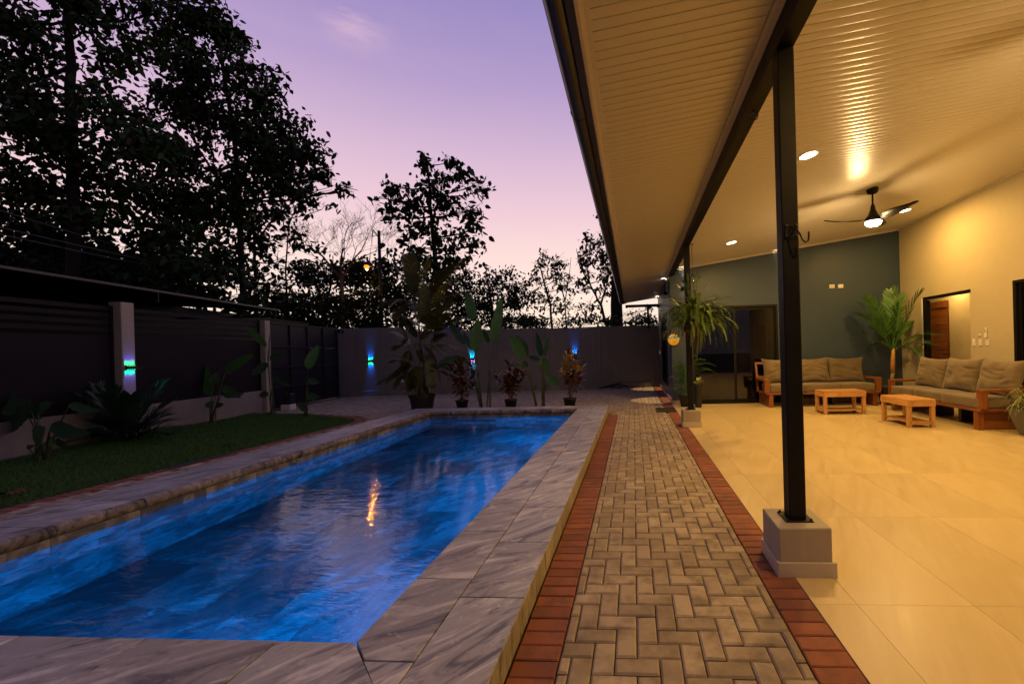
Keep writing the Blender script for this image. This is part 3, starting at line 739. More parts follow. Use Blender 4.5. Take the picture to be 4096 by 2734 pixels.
# the dim room behind the glazed door
b = B(); b.box((SX + .16, 15.3, 0), (HX, 15.4, 2.9)); b.box((HX - .02, HY + .16, 0), (HX + .099, 15.3, 2.9)); b.obj('room_wall', M['beige'], house)
b = B(); b.box((3.05, 12.4, 0), (HX, 12.5, 2.85)); b.box((3.0, 12.4, 0), (3.05, 15.3, 2.85)); b.obj('room_partition', M['beige'], house)
B().box((3.55, 12.385, 0), (4.3, 12.399, 2.05)).obj('doorway_shade_panel', M['black'], house)  # flat black panel, the darkness inside the doorway put into its colour
B().box((SX + .16, HY + .16, -.02), (HX, 15.3, 0)).obj('room_floor', M['ftile'], house)
B().box((SX + .16, HY + .16, 2.9), (HX, 15.4, 2.95)).obj('room_ceiling', M['trim'], house)
B().box((HX + .35, 4.0, 0), (HX + .4, 8.4, 2.6)).obj('room_shade_sheet', M['gut'], house)  # dark sheet close behind the glass, its colour stands for the unlit room
cu = B(); vs = []; fs = []; nn = 60
for k in range(nn + 1):
    x = 3.44 + .17 * k / nn; y = HY + .30 + .025 * math.sin(k * .9) + .01 * math.sin(k * 2.3)
    vs += [(x, y, .06), (x, y, 2.38)]
fs = [(2 * k, 2 * k + 2, 2 * k + 3, 2 * k + 1) for k in range(nn)]
co = mk('curtain', vs, fs, M['curtain'], None, True); tag(co, 'sea green curtain hanging inside the sliding glass door', 'curtain')

# ceiling of ribbed planks, one at a time
ceil = empty('ceiling', (0, 0, 0)); ceil.parent = house
RZL = 15.85
def backing(x0, x1, y0, y1):
    b = B(); b.add([(x, y, cz(x, y) + dz) for dz in (.03, .10) for x, y in ((x0, y0), (x1, y0), (x1, y1), (x0, y1))], [(0, 1, 2, 3), (4, 5, 6, 7), (0, 1, 5, 4), (1, 2, 6, 5), (2, 3, 7, 6), (3, 0, 4, 7)]); return b
bk = backing(-.28, HX + .2, -2.5, RZL); bk.obj('roof_deck', M['gut'], ceil)
BX0, BX1 = .978, 1.084                     # beam and posts
def plank(x0, x1):
    P = .173; prof = []
    for r in range(2):
        o = r * P / 2
        prof += [(o, .005), (o + .0016, .005)] + [(o + .0035 + .079 * t, -.0038 * math.sin(math.pi * t) ** .8) for t in np.linspace(0, 1, 10)] + [(o + .084, .005)]
    prof.append((P - .0005, .009)); vs = []; 
    for x in (x0, x1):
        for y, z in prof: vs.append((x, y, .1396 * (x) + z))
    n = len(prof); fs = [(j, n + j, n + j + 1, j + 1) for j in range(n - 1)]
    return vs, fs
for x0, x1, y1 in ((-.235, BX0 - .045, RZL), (BX1, HX, HY + .0)):
    o0 = None; y = -2.4
    while y < y1 - .09:
        if o0 is None:
            vs, fs = plank(x0, x1); o = o0 = mk('ceiling_plank', vs, fs, M['pvc'], ceil)
        else: o = bpy.data.objects.new('ceiling_plank', o0.data); S.collection.objects.link(o); o.parent = ceil
        o.location = (0, y, 3.44 - .0177 * (y - 2.8) + random.uniform(-.0006, .0006)); o.rotation_euler = (-.0177, 0, 0); y += .173
def run(name, m, sect, y0, y1, par, sm=False, shear=True):
    """profile sect (x, z) carried along y"""
    n = len(sect); vs = [(x, y, z - (.0177 * (y - 2.8) if shear else 0)) for y in (y0, y1) for x, z in sect]
    b = B(); b.add(vs, [(j, (j + 1) % n, n + (j + 1) % n, n + j) for j in range(n)] + [tuple(range(n)), tuple(range(n, 2 * n))]); return b.obj(name, M[m], par, sm)
Z0 = 3.44
run('eave_trim', 'trim', [(-.285, Z0 - .042), (-.262, Z0 - .045), (-.235, Z0 - .036), (-.2, Z0 - .032), (-.2, Z0 - .01), (-.285, Z0 - .01)], -2.4, RZL, ceil)
zc = Z0 + .1396 * (BX0 - .045)
run('beam_trim', 'trim', [(BX0 - .05, zc - .03), (BX0 - .03, zc - .034), (BX0 - .002, zc - .07), (BX0 - .002, zc + .02), (BX0 - .05, zc + .02)], -2.4, HY + .5, ceil)
run('beam_trim', 'trim', [(SX - .03, zc - .03), (SX - .002, zc - .03), (SX - .002, zc + .03), (SX - .03, zc + .03)], HY + .5, RZL, ceil)
b = B(); z = lambda x: cz(x, HY) - .035
b.add([(x, y, cz(x, HY) + d) for y in (HY - .04, HY - .001) for x, d in ((BX1, -.04), (HX, -.04), (HX, .01), (BX1, .01))], [(0, 1, 2, 3), (4, 5, 6, 7), (0, 1, 5, 4), (1, 2, 6, 5), (2, 3, 7, 6), (3, 0, 4, 7)]); b.obj('wall_trim', M['trim'], ceil)
zx = Z0 + .1396 * HX
run('wall_trim', 'trim', [(HX - .05, zx - .035), (HX - .001, zx - .035), (HX - .001, zx + .02), (HX - .05, zx + .01)], -2.4, HY - .041, ceil)
# fascia and rounded gutter along the eave
gu = empty('roof_gutter', (0, 0, 0)); gu.parent = house
run('fascia', 'gut', [(-.288, Z0 - .055), (-.335, Z0 - .055), (-.335, Z0 + .12), (-.288, Z0 + .12)], -2.5, RZL + .05, gu)
arc = [(-.337, Z0 + .06), (-.337, Z0 - .025)] + [(-.395 + .058 * math.cos(a), Z0 - .025 - .048 * math.sin(a)) for a in np.linspace(0.1, math.pi - .1, 9)] + [(-.453, Z0 - .01), (-.470, Z0 + .01), (-.470, Z0 + .045), (-.46, Z0 + .06)]
run('gutter', 'gut', arc, -2.5, RZL + .05, gu)
y = .5
while y < 15.5:
    run('gutter_joint', 'gut', [(-.338, Z0 - .03)] + [(-.395 + .062 * math.cos(a), Z0 - .025 - .052 * math.sin(a)) for a in np.linspace(0.1, math.pi - .1, 9)] + [(-.475, Z0 + .01), (-.40, Z0)], y, y + .05, gu); y += 3
b = backing(-.30, HX + .6, -2.6, RZL + .1); b.v = [v + Vector((0, 0, .09)) for v in b.v]; b.obj('roof_sheet', M['gut'], house)
# steel beam, posts and plinths
def slopebox(b, x0, x1, y0, y1, f0, f1, h):
    b.add([(x0, y0, f0), (x1, y0, f0), (x1, y1, f1), (x0, y1, f1), (x0, y0, f0 + h), (x1, y0, f0 + h), (x1, y1, f1 + h), (x0, y1, f1 + h)], [(0, 1, 2, 3), (4, 5, 6, 7), (0, 1, 5, 4), (1, 2, 6, 5), (2, 3, 7, 6), (3, 0, 4, 7)])
def bz(y): return 3.352 - .0083 * (y - 2.8)
b = B(); slopebox(b, BX0, BX1, -2.5, HY - .001, bz(-2.5), bz(HY), .26); b.obj('eave_beam', M['black'], house)
for py in (-2.2, 2.78, 7.80):
    b = B(); b.box((BX0, py, .30), (BX1, py + .106, bz(py) - .001), .006); b.obj('post', M['black'], house)
    b = B(); b.box((BX0 - .035, py - .035, .298), (BX1 + .035, py + .141, .305), .002); pf_ = b.obj('post_foot', M['black'], house)
    for qx in (BX0 - .02, BX1 + .02):
        for qy in (py - .02, py + .126): B().lathe([(0, .013), (.007, .013), (.009, .0), (.009, -.001)], (qx, qy, .3055), 6).obj('bolt', M['brass'], pf_)
    x0, x1 = (.868, 1.187)
    b = B(); b.box((x0, py - .12, -.02), (x1, py + .21, .298), .006); pl_ = b.obj('post_plinth', M['plaster'], house)
    b = B(); b.box((x0 - .014, py - .134, 0), (x1 + .02, py - .1205, .092), .002); b.box((x0 - .014, py - .12, 0), (x0 - .0005, py + .21, .092), .002); b.box((x1 + .0005, py - .12, 0), (x1 + .02, py + .21, .092), .002); b.obj('plinth_skirting', M['skirt'], house)
# steel frame closing the far end of the eave
b = B(); b.box((-.25, RZL - .02, 3.02), (SX, RZL + .06, 3.12), .004); b.box((.55, RZL - .02, 2.2), (.63, RZL + .06, 3.02), .004); b.box((-.25, RZL, 3.0), (-.17, RZL + .05, 3.02)); b.obj('end_beam', M['black'], house)

# ------------------------------------------------------------------ rear boundary wall
bw = empty('boundary_wall', (0, 0, 0), label='long taupe precast concrete wall closing the far end of the yard', cat='wall')
WR = Matrix((WD, -WN, UZ_)).transposed().to_4x4(); WR.translation = WO     # local x along the wall, y away from camera
def wx(x): return (x - WO.x) / WD.x
cols = [-10.84, -8.40, -6.95, -5.11, -3.21, -1.29, .70, 2.6, 4.5, 6.4, 8.3]
for k in range(len(cols) - 1):
    a, c = wx(cols[k]), wx(cols[k + 1]); h = 2.50 if k < 1 else (2.33 + .02 * (k % 2))
    B().box((a + .065, .03, .0), (c - .065, .10, h - .01), .004, WR).obj('wall_panel', M['wall'], bw)
    B().box((a + .065, -.03, -.02), (c - .065, .029, .19), .006, WR).obj('plinth_beam', M['wall'], bw)
    B().box((a - .063, .0, -.02), (a + .063, .12, h + .01), .008, WR).obj('pilaster', M['wall'], bw)
B().box((wx(-8.55), -.006, .46), (wx(-8.46), .0295, .56), .003, WR).obj('outlet_box', M['white'], bw)

# ------------------------------------------------------------------ garden fence at the left, with its gate
fn_ = empty('garden_fence', (0, 0, 0), label='dark sheet fence with open slats on a low plastered wall left of the lawn', cat='fence')
FR = Matrix((FD, Vector((-FD.y, FD.x, 0)), UZ_)).transposed().to_4x4(); FR.translation = FO  # local x along, y away from the garden
def fs_(y): return (y - FO.y) / FD.y
B().box((fs_(-2.5), 0, -.05), (fs_(10.62), .14, .605), .006, FR).obj('base_wall', M['basew'], fn_)
pil = [(-.1, .13), (3.52, 3.75), (7.13, 7.36), (10.64, 10.83)]
for k, (a, c) in enumerate(pil):
    B().box((fs_(a), -.10, -.05), (fs_(c), .12, 2.57 if k < 3 else 2.49), .008, FR).obj('pillar', M['plaster'], fn_)
for k in range(3):
    a, c = fs_(pil[k][1]) + .0, fs_(pil[k + 1][0])
    nb = 3; w = (c - a) / nb
    B().box((a + .01, .05, .607), (c - .01, .056, 1.945), 0, FR).obj('sheet_panel', M['fence'], fn_)
    for q in (a + .005, c - .045): B().box((q, .03, .607), (q + .04, .075, 2.50), .003, FR).obj('fence_stile', M['fence'], fn_)
    for q in range(4):
        z = 2.01 + q * .132; B().box((a + .046, .04, z), (c - .046, .065, z + .078), .003, FR).obj('slat', M['fence'], fn_)
gt = empty('yard_gate', (0, 0, 0), label='dark steel sliding gate of large framed sheets in the far left corner', cat='gate')
ga, gb = fs_(10.95), fs_(14.10); G0, G1 = .10, 2.44
rows = [G0, .62, 1.20, 1.78, G1]; colsg = [ga, ga + (gb - ga) * .25, ga + (gb - ga) * .5, ga + (gb - ga) * .75, gb]
for k in range(5): B().box((colsg[k] - .03, -.03, G0), (colsg[k] + .03, .03, G1), .004, FR).obj('upright_bar', M['gate'], gt)
for k in range(4):
    for r in range(5): B().box((colsg[k] + .031, -.025, rows[r] - .025), (colsg[k + 1] - .031, .025, rows[r] + .025), .004, FR).obj('cross_bar', M['gate'], gt)
    for r in range(4): B().box((colsg[k] + .031, .010, rows[r] + .026), (colsg[k + 1] - .031, .016, rows[r + 1] - .026), 0, FR).obj('sheet', M['gate'], gt)
B().box((ga - .1, -.012, .0), (gb + .1, .012, .02), 0, FR).obj('ground_rail', M['gate'], gt)
tag(B().box((fs_(14.18), -.06, 2.30), (fs_(14.45), .02, 2.44), .004, FR).obj('gate_roller', M['gate']), 'small steel roller bracket at the top of the gate by the corner', 'gate bracket')
b = B().box((fs_(11.05), -.42, 0), (fs_(11.30), -.16, .16), .01, FR); op = b.obj('gate_motor', M['white']); tag(op, 'small pale gate motor box on the ground at the gate post', 'gate motor')
B().box((fs_(11.05) + .02, -.42, .16), (fs_(11.30) - .02, -.18, .46), .02, FR).obj('motor_cover', M['gut'], op)

# lean-to roof outside the fence
ln = empty('lean_to_roof', (0, 0, 0), label='dark corrugated lean-to roof just above the slatted fence', cat='roof')
n = 160; vs, fs = [], []
s0, s1 = fs_(-2.5), fs_(11.23)
for k in range(n + 1):
    s_ = s0 + (s1 - s0) * k / n; zz = 2.905 - .0155 * (s_ - 0) + .012 * math.cos(k * math.pi)
    for q, (dy, dz) in enumerate(((-.02, 0), (2.8, .18))): vs.append(FR @ Vector((s_, dy, zz + dz)))
fs = [(2 * k, 2 * k + 2, 2 * k + 3, 2 * k + 1) for k in range(n)]
mk('roof_sheet', vs, fs, M['roofsheet'], ln)
b = B()
b.add([FR @ Vector((s_, y, 2.905 - .0155 * s_ + z)) for s_ in (s0, s1) for y, z in ((-.035, -.015), (-.035, .028), (-.02, .028), (-.02, -.015))], [(0, 1, 2, 3), (4, 5, 6, 7), (0, 1, 5, 4), (1, 2, 6, 5), (2, 3, 7, 6), (3, 0, 4, 7)])
b.obj('edge_flashing', M['roofsheet'], ln)
for yy in (.2, 3.6, 7.9, 11.15):
    s_ = fs_(yy); b = B(); b.box((s_ - .012, -.03, 2.68 - .0155 * s_), (s_ + .012, -.006, 2.905 - .0155 * s_ - .02), .002, FR); b.box((s_ - .02, .0, 2.70 - .0155 * s_), (s_ + .02, 2.6, 2.75 - .0155 * s_), .002, FR); b.obj('bracket', M['gate'], ln)
b = B(); b.add([FR @ Vector((s_, y, z)) for s_ in (fs_(-2.5), fs_(16.8)) for y, z in ((2.6, -.05), (2.7, -.05), (2.7, 2.905 - .0155 * s_ + .172), (2.6, 2.905 - .0155 * s_ + .166))], [(0, 1, 2, 3), (4, 5, 6, 7), (0, 1, 5, 4), (1, 2, 6, 5), (2, 3, 7, 6), (3, 0, 4, 7)]); b.obj('blackened_back_wall', M['black'], ln)  # coloured black and run past the roof so the slat gaps stay dark
# ------------------------------------------------------------------ lamps of the patio
CN = Vector((-.1396, .0177, 1)).normalized()
CR = CN.to_track_quat('Z', 'Y').to_matrix().to_4x4()
DL = {(2.15, 5.18): 'nearest round downlight on the ceiling just right of the big black post', (2.12, 9.0): 'small round downlight on the ceiling left of the big black post, near the slate wall',
      (5.60, 8.95): 'round downlight on the ceiling right behind the ceiling fan', (5.60, 5.18): 'round downlight on the ceiling above the planter at the right edge', (2.15, 1.4): 'round downlight on the ceiling above the near patio', (5.6, 1.4): 'round downlight on the ceiling in the near right part of the patio'}
for (x, y), lab in DL.items():
    e = empty('ceiling_downlight', (x, y, cz(x, y)), label=lab, cat='ceiling light', group='round downlights in the patio ceiling')
    r = B().lathe([(.115, .005), (.115, -.010), (.108, -.014), (.098, -.012), (.096, .004)], n=32); r.v = [CR @ v for v in r.v]; r.obj('rim', M['white'], e, True)
    d = B().lathe([(0, -.009), (.096, -.009)], n=32); d.v = [CR @ v for v in d.v]; d.obj('diffuser', M['led'], e)
    lamp('AREA', 'downlight_lamp', (0, 0, -.02), (84 if x < 4 else 64) * (.65 if y < 3 else 1), WARM, e, -CN, shape='DISK', size=.18)

def make_fan(x, y, lab, rz):
    z = cz(x, y); e = empty('ceiling_fan', (x, y, z), 0, label=lab, cat='ceiling fan', group='ceiling fans on the patio')
    c = B().lathe([(0, .01), (.085, .01), (.088, -.03), (.07, -.075), (.02, -.082)], n=24); c.obj('canopy', M['black'], e, True)
    B().tube([(0, 0, -.07), (0, 0, -.27)], .014, 10).obj('down_rod', M['black'], e, True)
    B().lathe([(.018, -.25), (.028, -.27), (.04, -.34), (.075, -.43), (.115, -.475), (.12, -.515), (.10, -.53), (0, -.53)], n=28).obj('motor_housing', M['black'], e, True)
    B().lathe([(.118, -.531), (.119, -.545), (.11, -.57), (.08, -.593), (.04, -.602), (0, -.605)], n=28).obj('light_globe', M['globe'], e, True)
    for k in range(3):
        a0 = rz + k * 2 * math.pi / 3; vs = []; m = 14
        for i in range(m + 1):
            t = i / m; r = .10 + .62 * t; w = .035 + .05 * math.sin(math.pi * min(1, t * 1.15) ** .8) if t < .97 else .02
            if t < .12: w = .03
            sw = -.05 * math.sin(t * 2.6); pit = .35 * (1 - t) + .12; zz = -.50 + .05 * t * t
            for s_ in (-1, 1):
                q = s_ * w + sw; p = Vector((r, q, zz - s_ * w * math.sin(pit)))
                vs += [p, p + Vector((0, 0, .008))]
        fs = []
        for i in range(m):
            o = i * 4; fs += [(o, o + 4, o + 6, o + 2), (o + 1, o + 3, o + 7, o + 5), (o, o + 1, o + 5, o + 4), (o + 2, o + 6, o + 7, o + 3)]
        fs += [(0, 2, 3, 1), (m * 4, m * 4 + 1, m * 4 + 3, m * 4 + 2)]
        R = Matrix.Rotation(a0, 4, 'Z'); mk('blade', [R @ v for v in vs], fs, M['black'], e, True)
    lamp('POINT', 'fan_lamp', (0, 0, -.66), 82 if y > 5 else 42, (1, .64, .26), e, shadow_soft_size=.10)
make_fan(3.91, 7.04, 'black three blade ceiling fan with lit globe above the two coffee tables', math.radians(173))
make_fan(3.91, 3.1, 'black three blade ceiling fan with lit globe over the empty near patio', math.radians(40))

# up and down wall sconces of the house
def sconce(p, nd, lab, dn_=70):
    """p: point on the wall, nd: outward normal"""
    nd = Vector(nd); e = empty('wall_sconce', p, math.atan2(nd.y, nd.x) - math.pi / 2, label=lab, cat='wall light', group='up and down lights on the house walls')
    B().box((-.03, .0, -.04), (.03, .03, .04), .004).obj('bracket', M['black'], e)
    b = B().tube([(0, .055, -.055), (0, .055, .055)], .034, 20, False); b.tube([(0, .055, -.054), (0, .055, .054)], .030, 20, False); b.obj('tube_body', M['black'], e, True)
    for z in (-.045, .045): B().lathe([(0, z), (.030, z)], (0, .055, 0), 20).obj('lens', M['warmwhite'], e)
    for s_ in (-1, 1):
        lamp('SPOT', 'sconce_lamp', (0, .055, .062 * s_), 60 if s_ > 0 else dn_, (1, .78, .48) if s_ > 0 else (1, .64, .30), e, (0, .10 if s_ < 0 else .03, s_), spot_size=math.radians(30), spot_blend=.35, shadow_soft_size=.006)
sconce((1.312, HY, 2.935), (0, -1, 0), 'up and down wall light on the slate wall behind the fern')
sconce((3.74, HY, 2.915), (0, -1, 0), 'up and down wall light just right of the glass door')
sconce((SX, 11.88, 2.98), (-1, 0, 0), 'nearer up and down wall light on the side wall above the yard', 330)
sconce((SX, 15.3, 2.98), (-1, 0, 0), 'far up and down wall light at the side wall end', 330)

# coloured solar lamps: little box with LEDs shining up and down on the wall
def solar(Mx, up, dn, lab, panel=False, only_up=False, k=1.0):
    e = empty('solar_wall_lamp', (0, 0, 0), label=lab, cat='solar light', group='coloured solar lights on the garden walls'); e.matrix_world = Mx
    B().box((-.085, -.055, -.035), (.085, 0, .035), .008).obj('lamp_body', M['plastic'], e)
    if panel: B().box((-.10, -.14, .036), (.10, -.03, .043), .002, Matrix.Rotation(.5, 4, 'X')).obj('solar_panel', M['gut'], e)
    for s_, c in ((1, up), (-1, dn)):
        mt = emis('led_' + ('up_' if s_ > 0 else 'down_') + lab.split()[0], c[0], 9)
        for q in range(4):
            x = -.060 + .04 * q; b = B(); b.lathe([(0, .004 * s_), (.011, 0)], (x, -.03, .0365 * s_), 10); b.obj('led', mt, e)
        for q in range(4):
            x = -.060 + .04 * q
            lamp('SPOT', 'led_lamp', (x, -.022, .045 * s_), c[2] * k * 5, c[1], e, (x * 1.4, .12, s_), spot_size=math.radians(30), spot_blend=.6, shadow_soft_size=.002)
            lamp('SPOT', 'led_lamp', (x, -.020, .045 * s_), (c[2] * .5 * k if not panel else 2.6), c[0], e, (x * 2, .62, s_), spot_size=math.radians(44), spot_blend=.4, shadow_soft_size=.002)
GR = (.02, 1, .25); BL = (.0, .16, 1); VI = (.12, .11, 1); PK = (1, .12, .6); SKY = (.0, .5, 1)
def wall_at(x, z): return WR @ Matrix.Translation((wx(x), .0299, z))
solar(wall_at(-9.62, 1.272), (GR, BL, 5), (GR, BL, 5), 'green and blue solar lamp on the rear wall between the gate and the potted palm')
solar(wall_at(-5.985, 1.245), (SKY, SKY, 4), (PK, SKY, 3), 'pink and sky blue solar lamp on the rear wall behind the tall banana leaves')
solar(wall_at(-2.197, 1.285), (BL, BL, 5.5), (BL, BL, 2), 'deep blue solar lamp on the rear wall above the yellow croton')
Ms = FR @ Matrix.Translation((fs_(7.25), -.101, 1.35)) @ Matrix.Rotation(math.pi, 4, 'Z') @ Matrix.Rotation(math.pi, 4, 'Z')
solar(Ms, (GR, VI, 1.1), ((0, 1, .55), VI, 1.1), 'bright green solar lamp with tilted panel on the pillar of the left fence', panel=True)

# ------------------------------------------------------------------ small fittings
def plate(name, Mx, w, h, lab, cat, grp=None, kind=0):
    e = empty(name, (0, 0, 0), label=lab, cat=cat, group=grp); e.matrix_world = Mx
    B().box((-w / 2, -.010, -h / 2), (w / 2, 0, h / 2), .003).obj('cover_plate', M['white'], e)
    if kind == 1:
        B().box((-.014, -.016, -.022), (.014, -.0105, .022), .003).obj('rocker', M['white'], e)
    if kind == 2:
        for s_ in (-1, 1): b = B(); b.box((s_ * .022 - .006, -.0115, -.012), (s_ * .022 + .006, -.0103, .012)); b.obj('socket_slot', M['gut'], e)
    return e
MW = lambda x, z: Matrix.Translation((x, HY - .001, z))
plate('wall_socket', MW(4.98, 2.868), .125, .09, 'left one of two small white sockets high on the slate wall', 'socket', 'sockets high on the slate wall', 2)
plate('wall_socket', MW(5.19, 2.866), .125, .09, 'right one of two small white plates high on the slate wall', 'socket', 'sockets high on the slate wall', 0)
MY = lambda y, z: Matrix.Translation((HX - .001, y, z)) @ Matrix.Rotation(-math.pi / 2, 4, 'Z')
plate('light_switch', MY(8.613, 1.388), .075, .135, 'white wall switch nearest the passage, with nothing above it', 'switch', 'white switches by the passage', 1)
plate('light_switch', MY(8.464, 1.387), .075, .135, 'white wall switch under the small white hook', 'switch', 'white switches by the passage', 1)
plate('light_switch', MY(8.309, 1.387), .075, .135, 'white wall switch under the remote control holder', 'switch', 'white switches by the passage', 1)
e = empty('remote_control', (0, 0, 0), label='white fan remote control in its holder on the beige wall', cat='remote control'); e.matrix_world = MY(8.32, 1.57)
B().box((-.022, -.028, -.03), (.022, -.008, .085), .006).obj('remote_body', M['white'], e); B().box((-.028, -.034, -.10), (.028, 0, -.02), .006).obj('holder', M['white'], e)
for k in range(4): B().box((-.012, -.0295, .0 + k * .018), (.012, -.0283, .010 + k * .018)).obj('button', M['grey'], e)
e = empty('wall_hook', (0, 0, 0), label='small white hook on the beige wall above the middle switch', cat='hook'); e.matrix_world = MY(8.475, 1.52)
b = B().box((-.035, -.008, -.005), (.035, 0, .02), .003); b.tube([(0, -.006, .01), (0, -.03, .0), (0, -.032, -.03), (0, -.012, -.04)], .006, 8); b.obj('hook_body', M['white'], e)
e = plate('wall_switch', Matrix.Translation((SX - .001, 15.55, 1.30)) @ Matrix.Rotation(-math.pi / 2, 4, 'Z') , .07, .14, 'small pale switch at the far corner of the side wall', 'switch', None, 1)

# camera under the roof
e = empty('security_camera', (1.33, 10.45, cz(1.33, 10.45)), label='small pale security camera under the ceiling behind the far post', cat='camera')
B().lathe([(0, .0), (.05, 0), (.05, -.03), (.03, -.05), (.015, -.05)], n=20).obj('mount', M['white'], e, True)
b = B().tube([(0, .05, -.06), (0, -.09, -.10)], [.036, .036], 16); b.obj('barrel', M['white'], e, True)
b = B().tube([(0, -.088, -.0995), (0, -.096, -.1015)], [.030, .026], 16); b.obj('lens', M['gut'], e, True)
# pull hook on the big post
e = empty('iron_hook', (1.035, 2.78, 2.16), label='black iron hook on a screwed plate on the big near post', cat='hook')
B().box((-.042, -.007, -.045), (.042, 0, .045), .002).obj('back_plate', M['brass'], e)
for sx_ in (-1, 1):
    for sz_ in (-1, 1): B().lathe([(0, .006), (.008, .004), (.009, 0)], n=10).obj('screw', M['brass'], e).matrix_local = Matrix.Translation((sx_ * .03, -.007, sz_ * .033)) @ Matrix.Rotation(math.pi / 2, 4, 'X')
b = B().tube([(0, -.01, .028), (0, -.03, .022), (.0, -.045, 0), (0, -.03, -.022), (0, -.01, -.018)], .0055, 8); b.obj('eye', M['brass'], e, True)
b = B().tube([(0, -.03, -.01), (.012, -.04, .006), (.022, -.05, -.006), (.03, -.055, -.03), (.045, -.06, -.07), (.062, -.065, -.09), (.078, -.068, -.08), (.082, -.07, -.045), (.080, -.07, -.025)], .0058, 8); b.obj('hook', M['brass'], e, True)
# ring under the beam
e = empty('steel_ring', (1.03, 3.50, bz(3.5)), label='black steel ring hanging under the beam beyond the near post', cat='ring')
b = B(); b.tube([(.0, math.cos(a) * .0 , 0) for a in (0,)] + [(0, 0, -.012)], .009, 8); b.tube([(.035 * math.cos(a), 0, -.045 + .035 * math.sin(a)) for a in np.linspace(0, 2 * math.pi, 25)], .0042, 6, False); b.obj('ring', M['brass'], e, True)
e = empty('steel_ring', (1.03, 8.9, bz(8.9)), label='small round steel ring under the beam behind the far post', cat='ring')
b = B(); b.tube([(0, 0, 0), (0, 0, -.012)], .009, 8); b.tube([(.035 * math.cos(a), 0, -.045 + .035 * math.sin(a)) for a in np.linspace(0, 2 * math.pi, 21)], .0042, 6, False); b.obj('ring', M['brass'], e, True)
# bulb on its cord
e = empty('hanging_bulb', (1.115, 7.76, 3.33), label='unlit clear bulb hanging on a black cord beside the far post', cat='light bulb')
B().tube([(0, 0, 0), (0, 0, -.55)], .0045, 6).obj('cord', M['plastic'], e)
b = B().tube([(-.03, 0, .02), (-.02, 0, -.01), (.01, 0, -.02), (.03, 0, .0)], .010, 8); b.obj('clamp', M['plastic'], e)
b = B().tube([(0, 0, -.545), (0, 0, -.61)], [.018, .02], 12); b.tube([(0, 0, -.57), (.035, 0, -.58)], .012, 8); b.obj('lamp_holder', M['plastic'], e)
B().lathe([(.013, -.61), (.016, -.63), (.028, -.66), (.03, -.685), (.02, -.71), (.0, -.72)], n=18).obj('glass_bulb', M['clear'], e, True)
B().tube([(-.006, 0, -.62), (-.010, 0, -.66), (0, 0, -.675), (.010, 0, -.66), (.006, 0, -.62)], .0015, 5).obj('filament', M['brass'], e)

# round beach sign with the word Welcome
e = empty('welcome_sign', (1.03, 10.785, 1.655), label='round yellow and blue Welcome sign hanging on the slate wall', cat='sign')
SR = .148
def disc_part(name, y, pred, col, par):
    b = B(); P = [(SR * .96 * math.cos(a), SR * .96 * math.sin(a)) for a in np.linspace(0, 2 * math.pi, 64, endpoint=False)]
    lo, hi = pred; q = []
    n = 24
    h0, h1 = max(lo, -SR * .96), min(hi, SR * .96)
    L_, R_ = [], []
    for i in range(n + 1):
        z = h0 + (h1 - h0) * i / n; w = math.sqrt(max(0, (SR * .96) ** 2 - z * z)); L_.append((-w, y, z)); R_.append((w, y, z))
    vs = L_ + R_; fs = [(i, i + 1, n + 2 + i, n + 1 + i) for i in range(n)]
    return mk(name, vs, fs, simple('sign_' + name, col, .5, var=.06, scale=20), par)
b = B(); b.lathe([(0, -.006), (SR, -.006), (SR, .006), (0, .006)], n=48); b.v = [Matrix.Rotation(math.pi / 2, 4, 'X') @ v for v in b.v]; b.obj('board', M['redX'], e)
disc_part('sand', -.0075, (-1, -.01), (.80, .50, .03), e); disc_part('cream_band', -.0078, (-.01, .02), (.70, .62, .42), e); disc_part('sea', -.0082, (.02, .075), (.10, .28, .42), e); disc_part('sky_panel', -.0075, (.075, 1), (.72, .60, .30), e)
b = B()
for k in range(9): a = math.pi * k / 8; b.raw([(.0, -.0090, .085), (.045 * math.cos(a - .16), -.0090, .085 + .045 * math.sin(a - .16)), (.045 * math.cos(a + .16), -.0090, .085 + .045 * math.sin(a + .16))], [(0, 1, 2)])
b.lathe([(0, 0), (.02, 0)], (0, 0, 0), 16); nn_ = 16 * 2
for i in range(len(b.v) - nn_, len(b.v)): v = b.v[i]; b.v[i] = Vector((v.x, -.0092, .085 + v.y))
b.obj('sun_print', simple('sign_sun', (.85, .55, .02), .5), e)
b = B()
for k in range(4):
    a = -.9 - k * .45; b.tube([(0.02, -.0085, -.03), (.02 + .09 * math.cos(a), -.0085, -.03 + .09 * math.sin(a))], .0022, 4)
b.obj('starfish_print', simple('sign_line', (.25, .14, .03), .5), e)
fc = bpy.data.curves.new('welcome_lettering', 'FONT'); fc.body = 'Welcome'; fc.size = .072; fc.align_x = 'CENTER'; fc.align_y = 'CENTER'; fc.extrude = .0008; fc.shear = .35
fo = bpy.data.objects.new('lettering', fc); S.collection.objects.link(fo); fo.parent = e; fo.location = (.01, -.0095, .045); fo.rotation_euler = (math.pi / 2, .10, 0)
dg_ = bpy.context.evaluated_depsgraph_get(); me_ = bpy.data.meshes.new_from_object(fo.evaluated_get(dg_)); lo_ = bpy.data.objects.new('lettering', me_); S.collection.objects.link(lo_); lo_.parent = e; lo_.location = fo.location; lo_.rotation_euler = fo.rotation_euler
bpy.data.objects.remove(fo); me_.materials.clear(); me_.materials.append(simple('sign_white', (.85, .83, .78), .5, var=.02))
B().tube([(-.05, -.004, .140), (.0, -.002, .285), (.05, -.004, .140)], .003, 5).obj('hanging_cord', simple('sign_cord', (.5, .38, .2), .8), e)
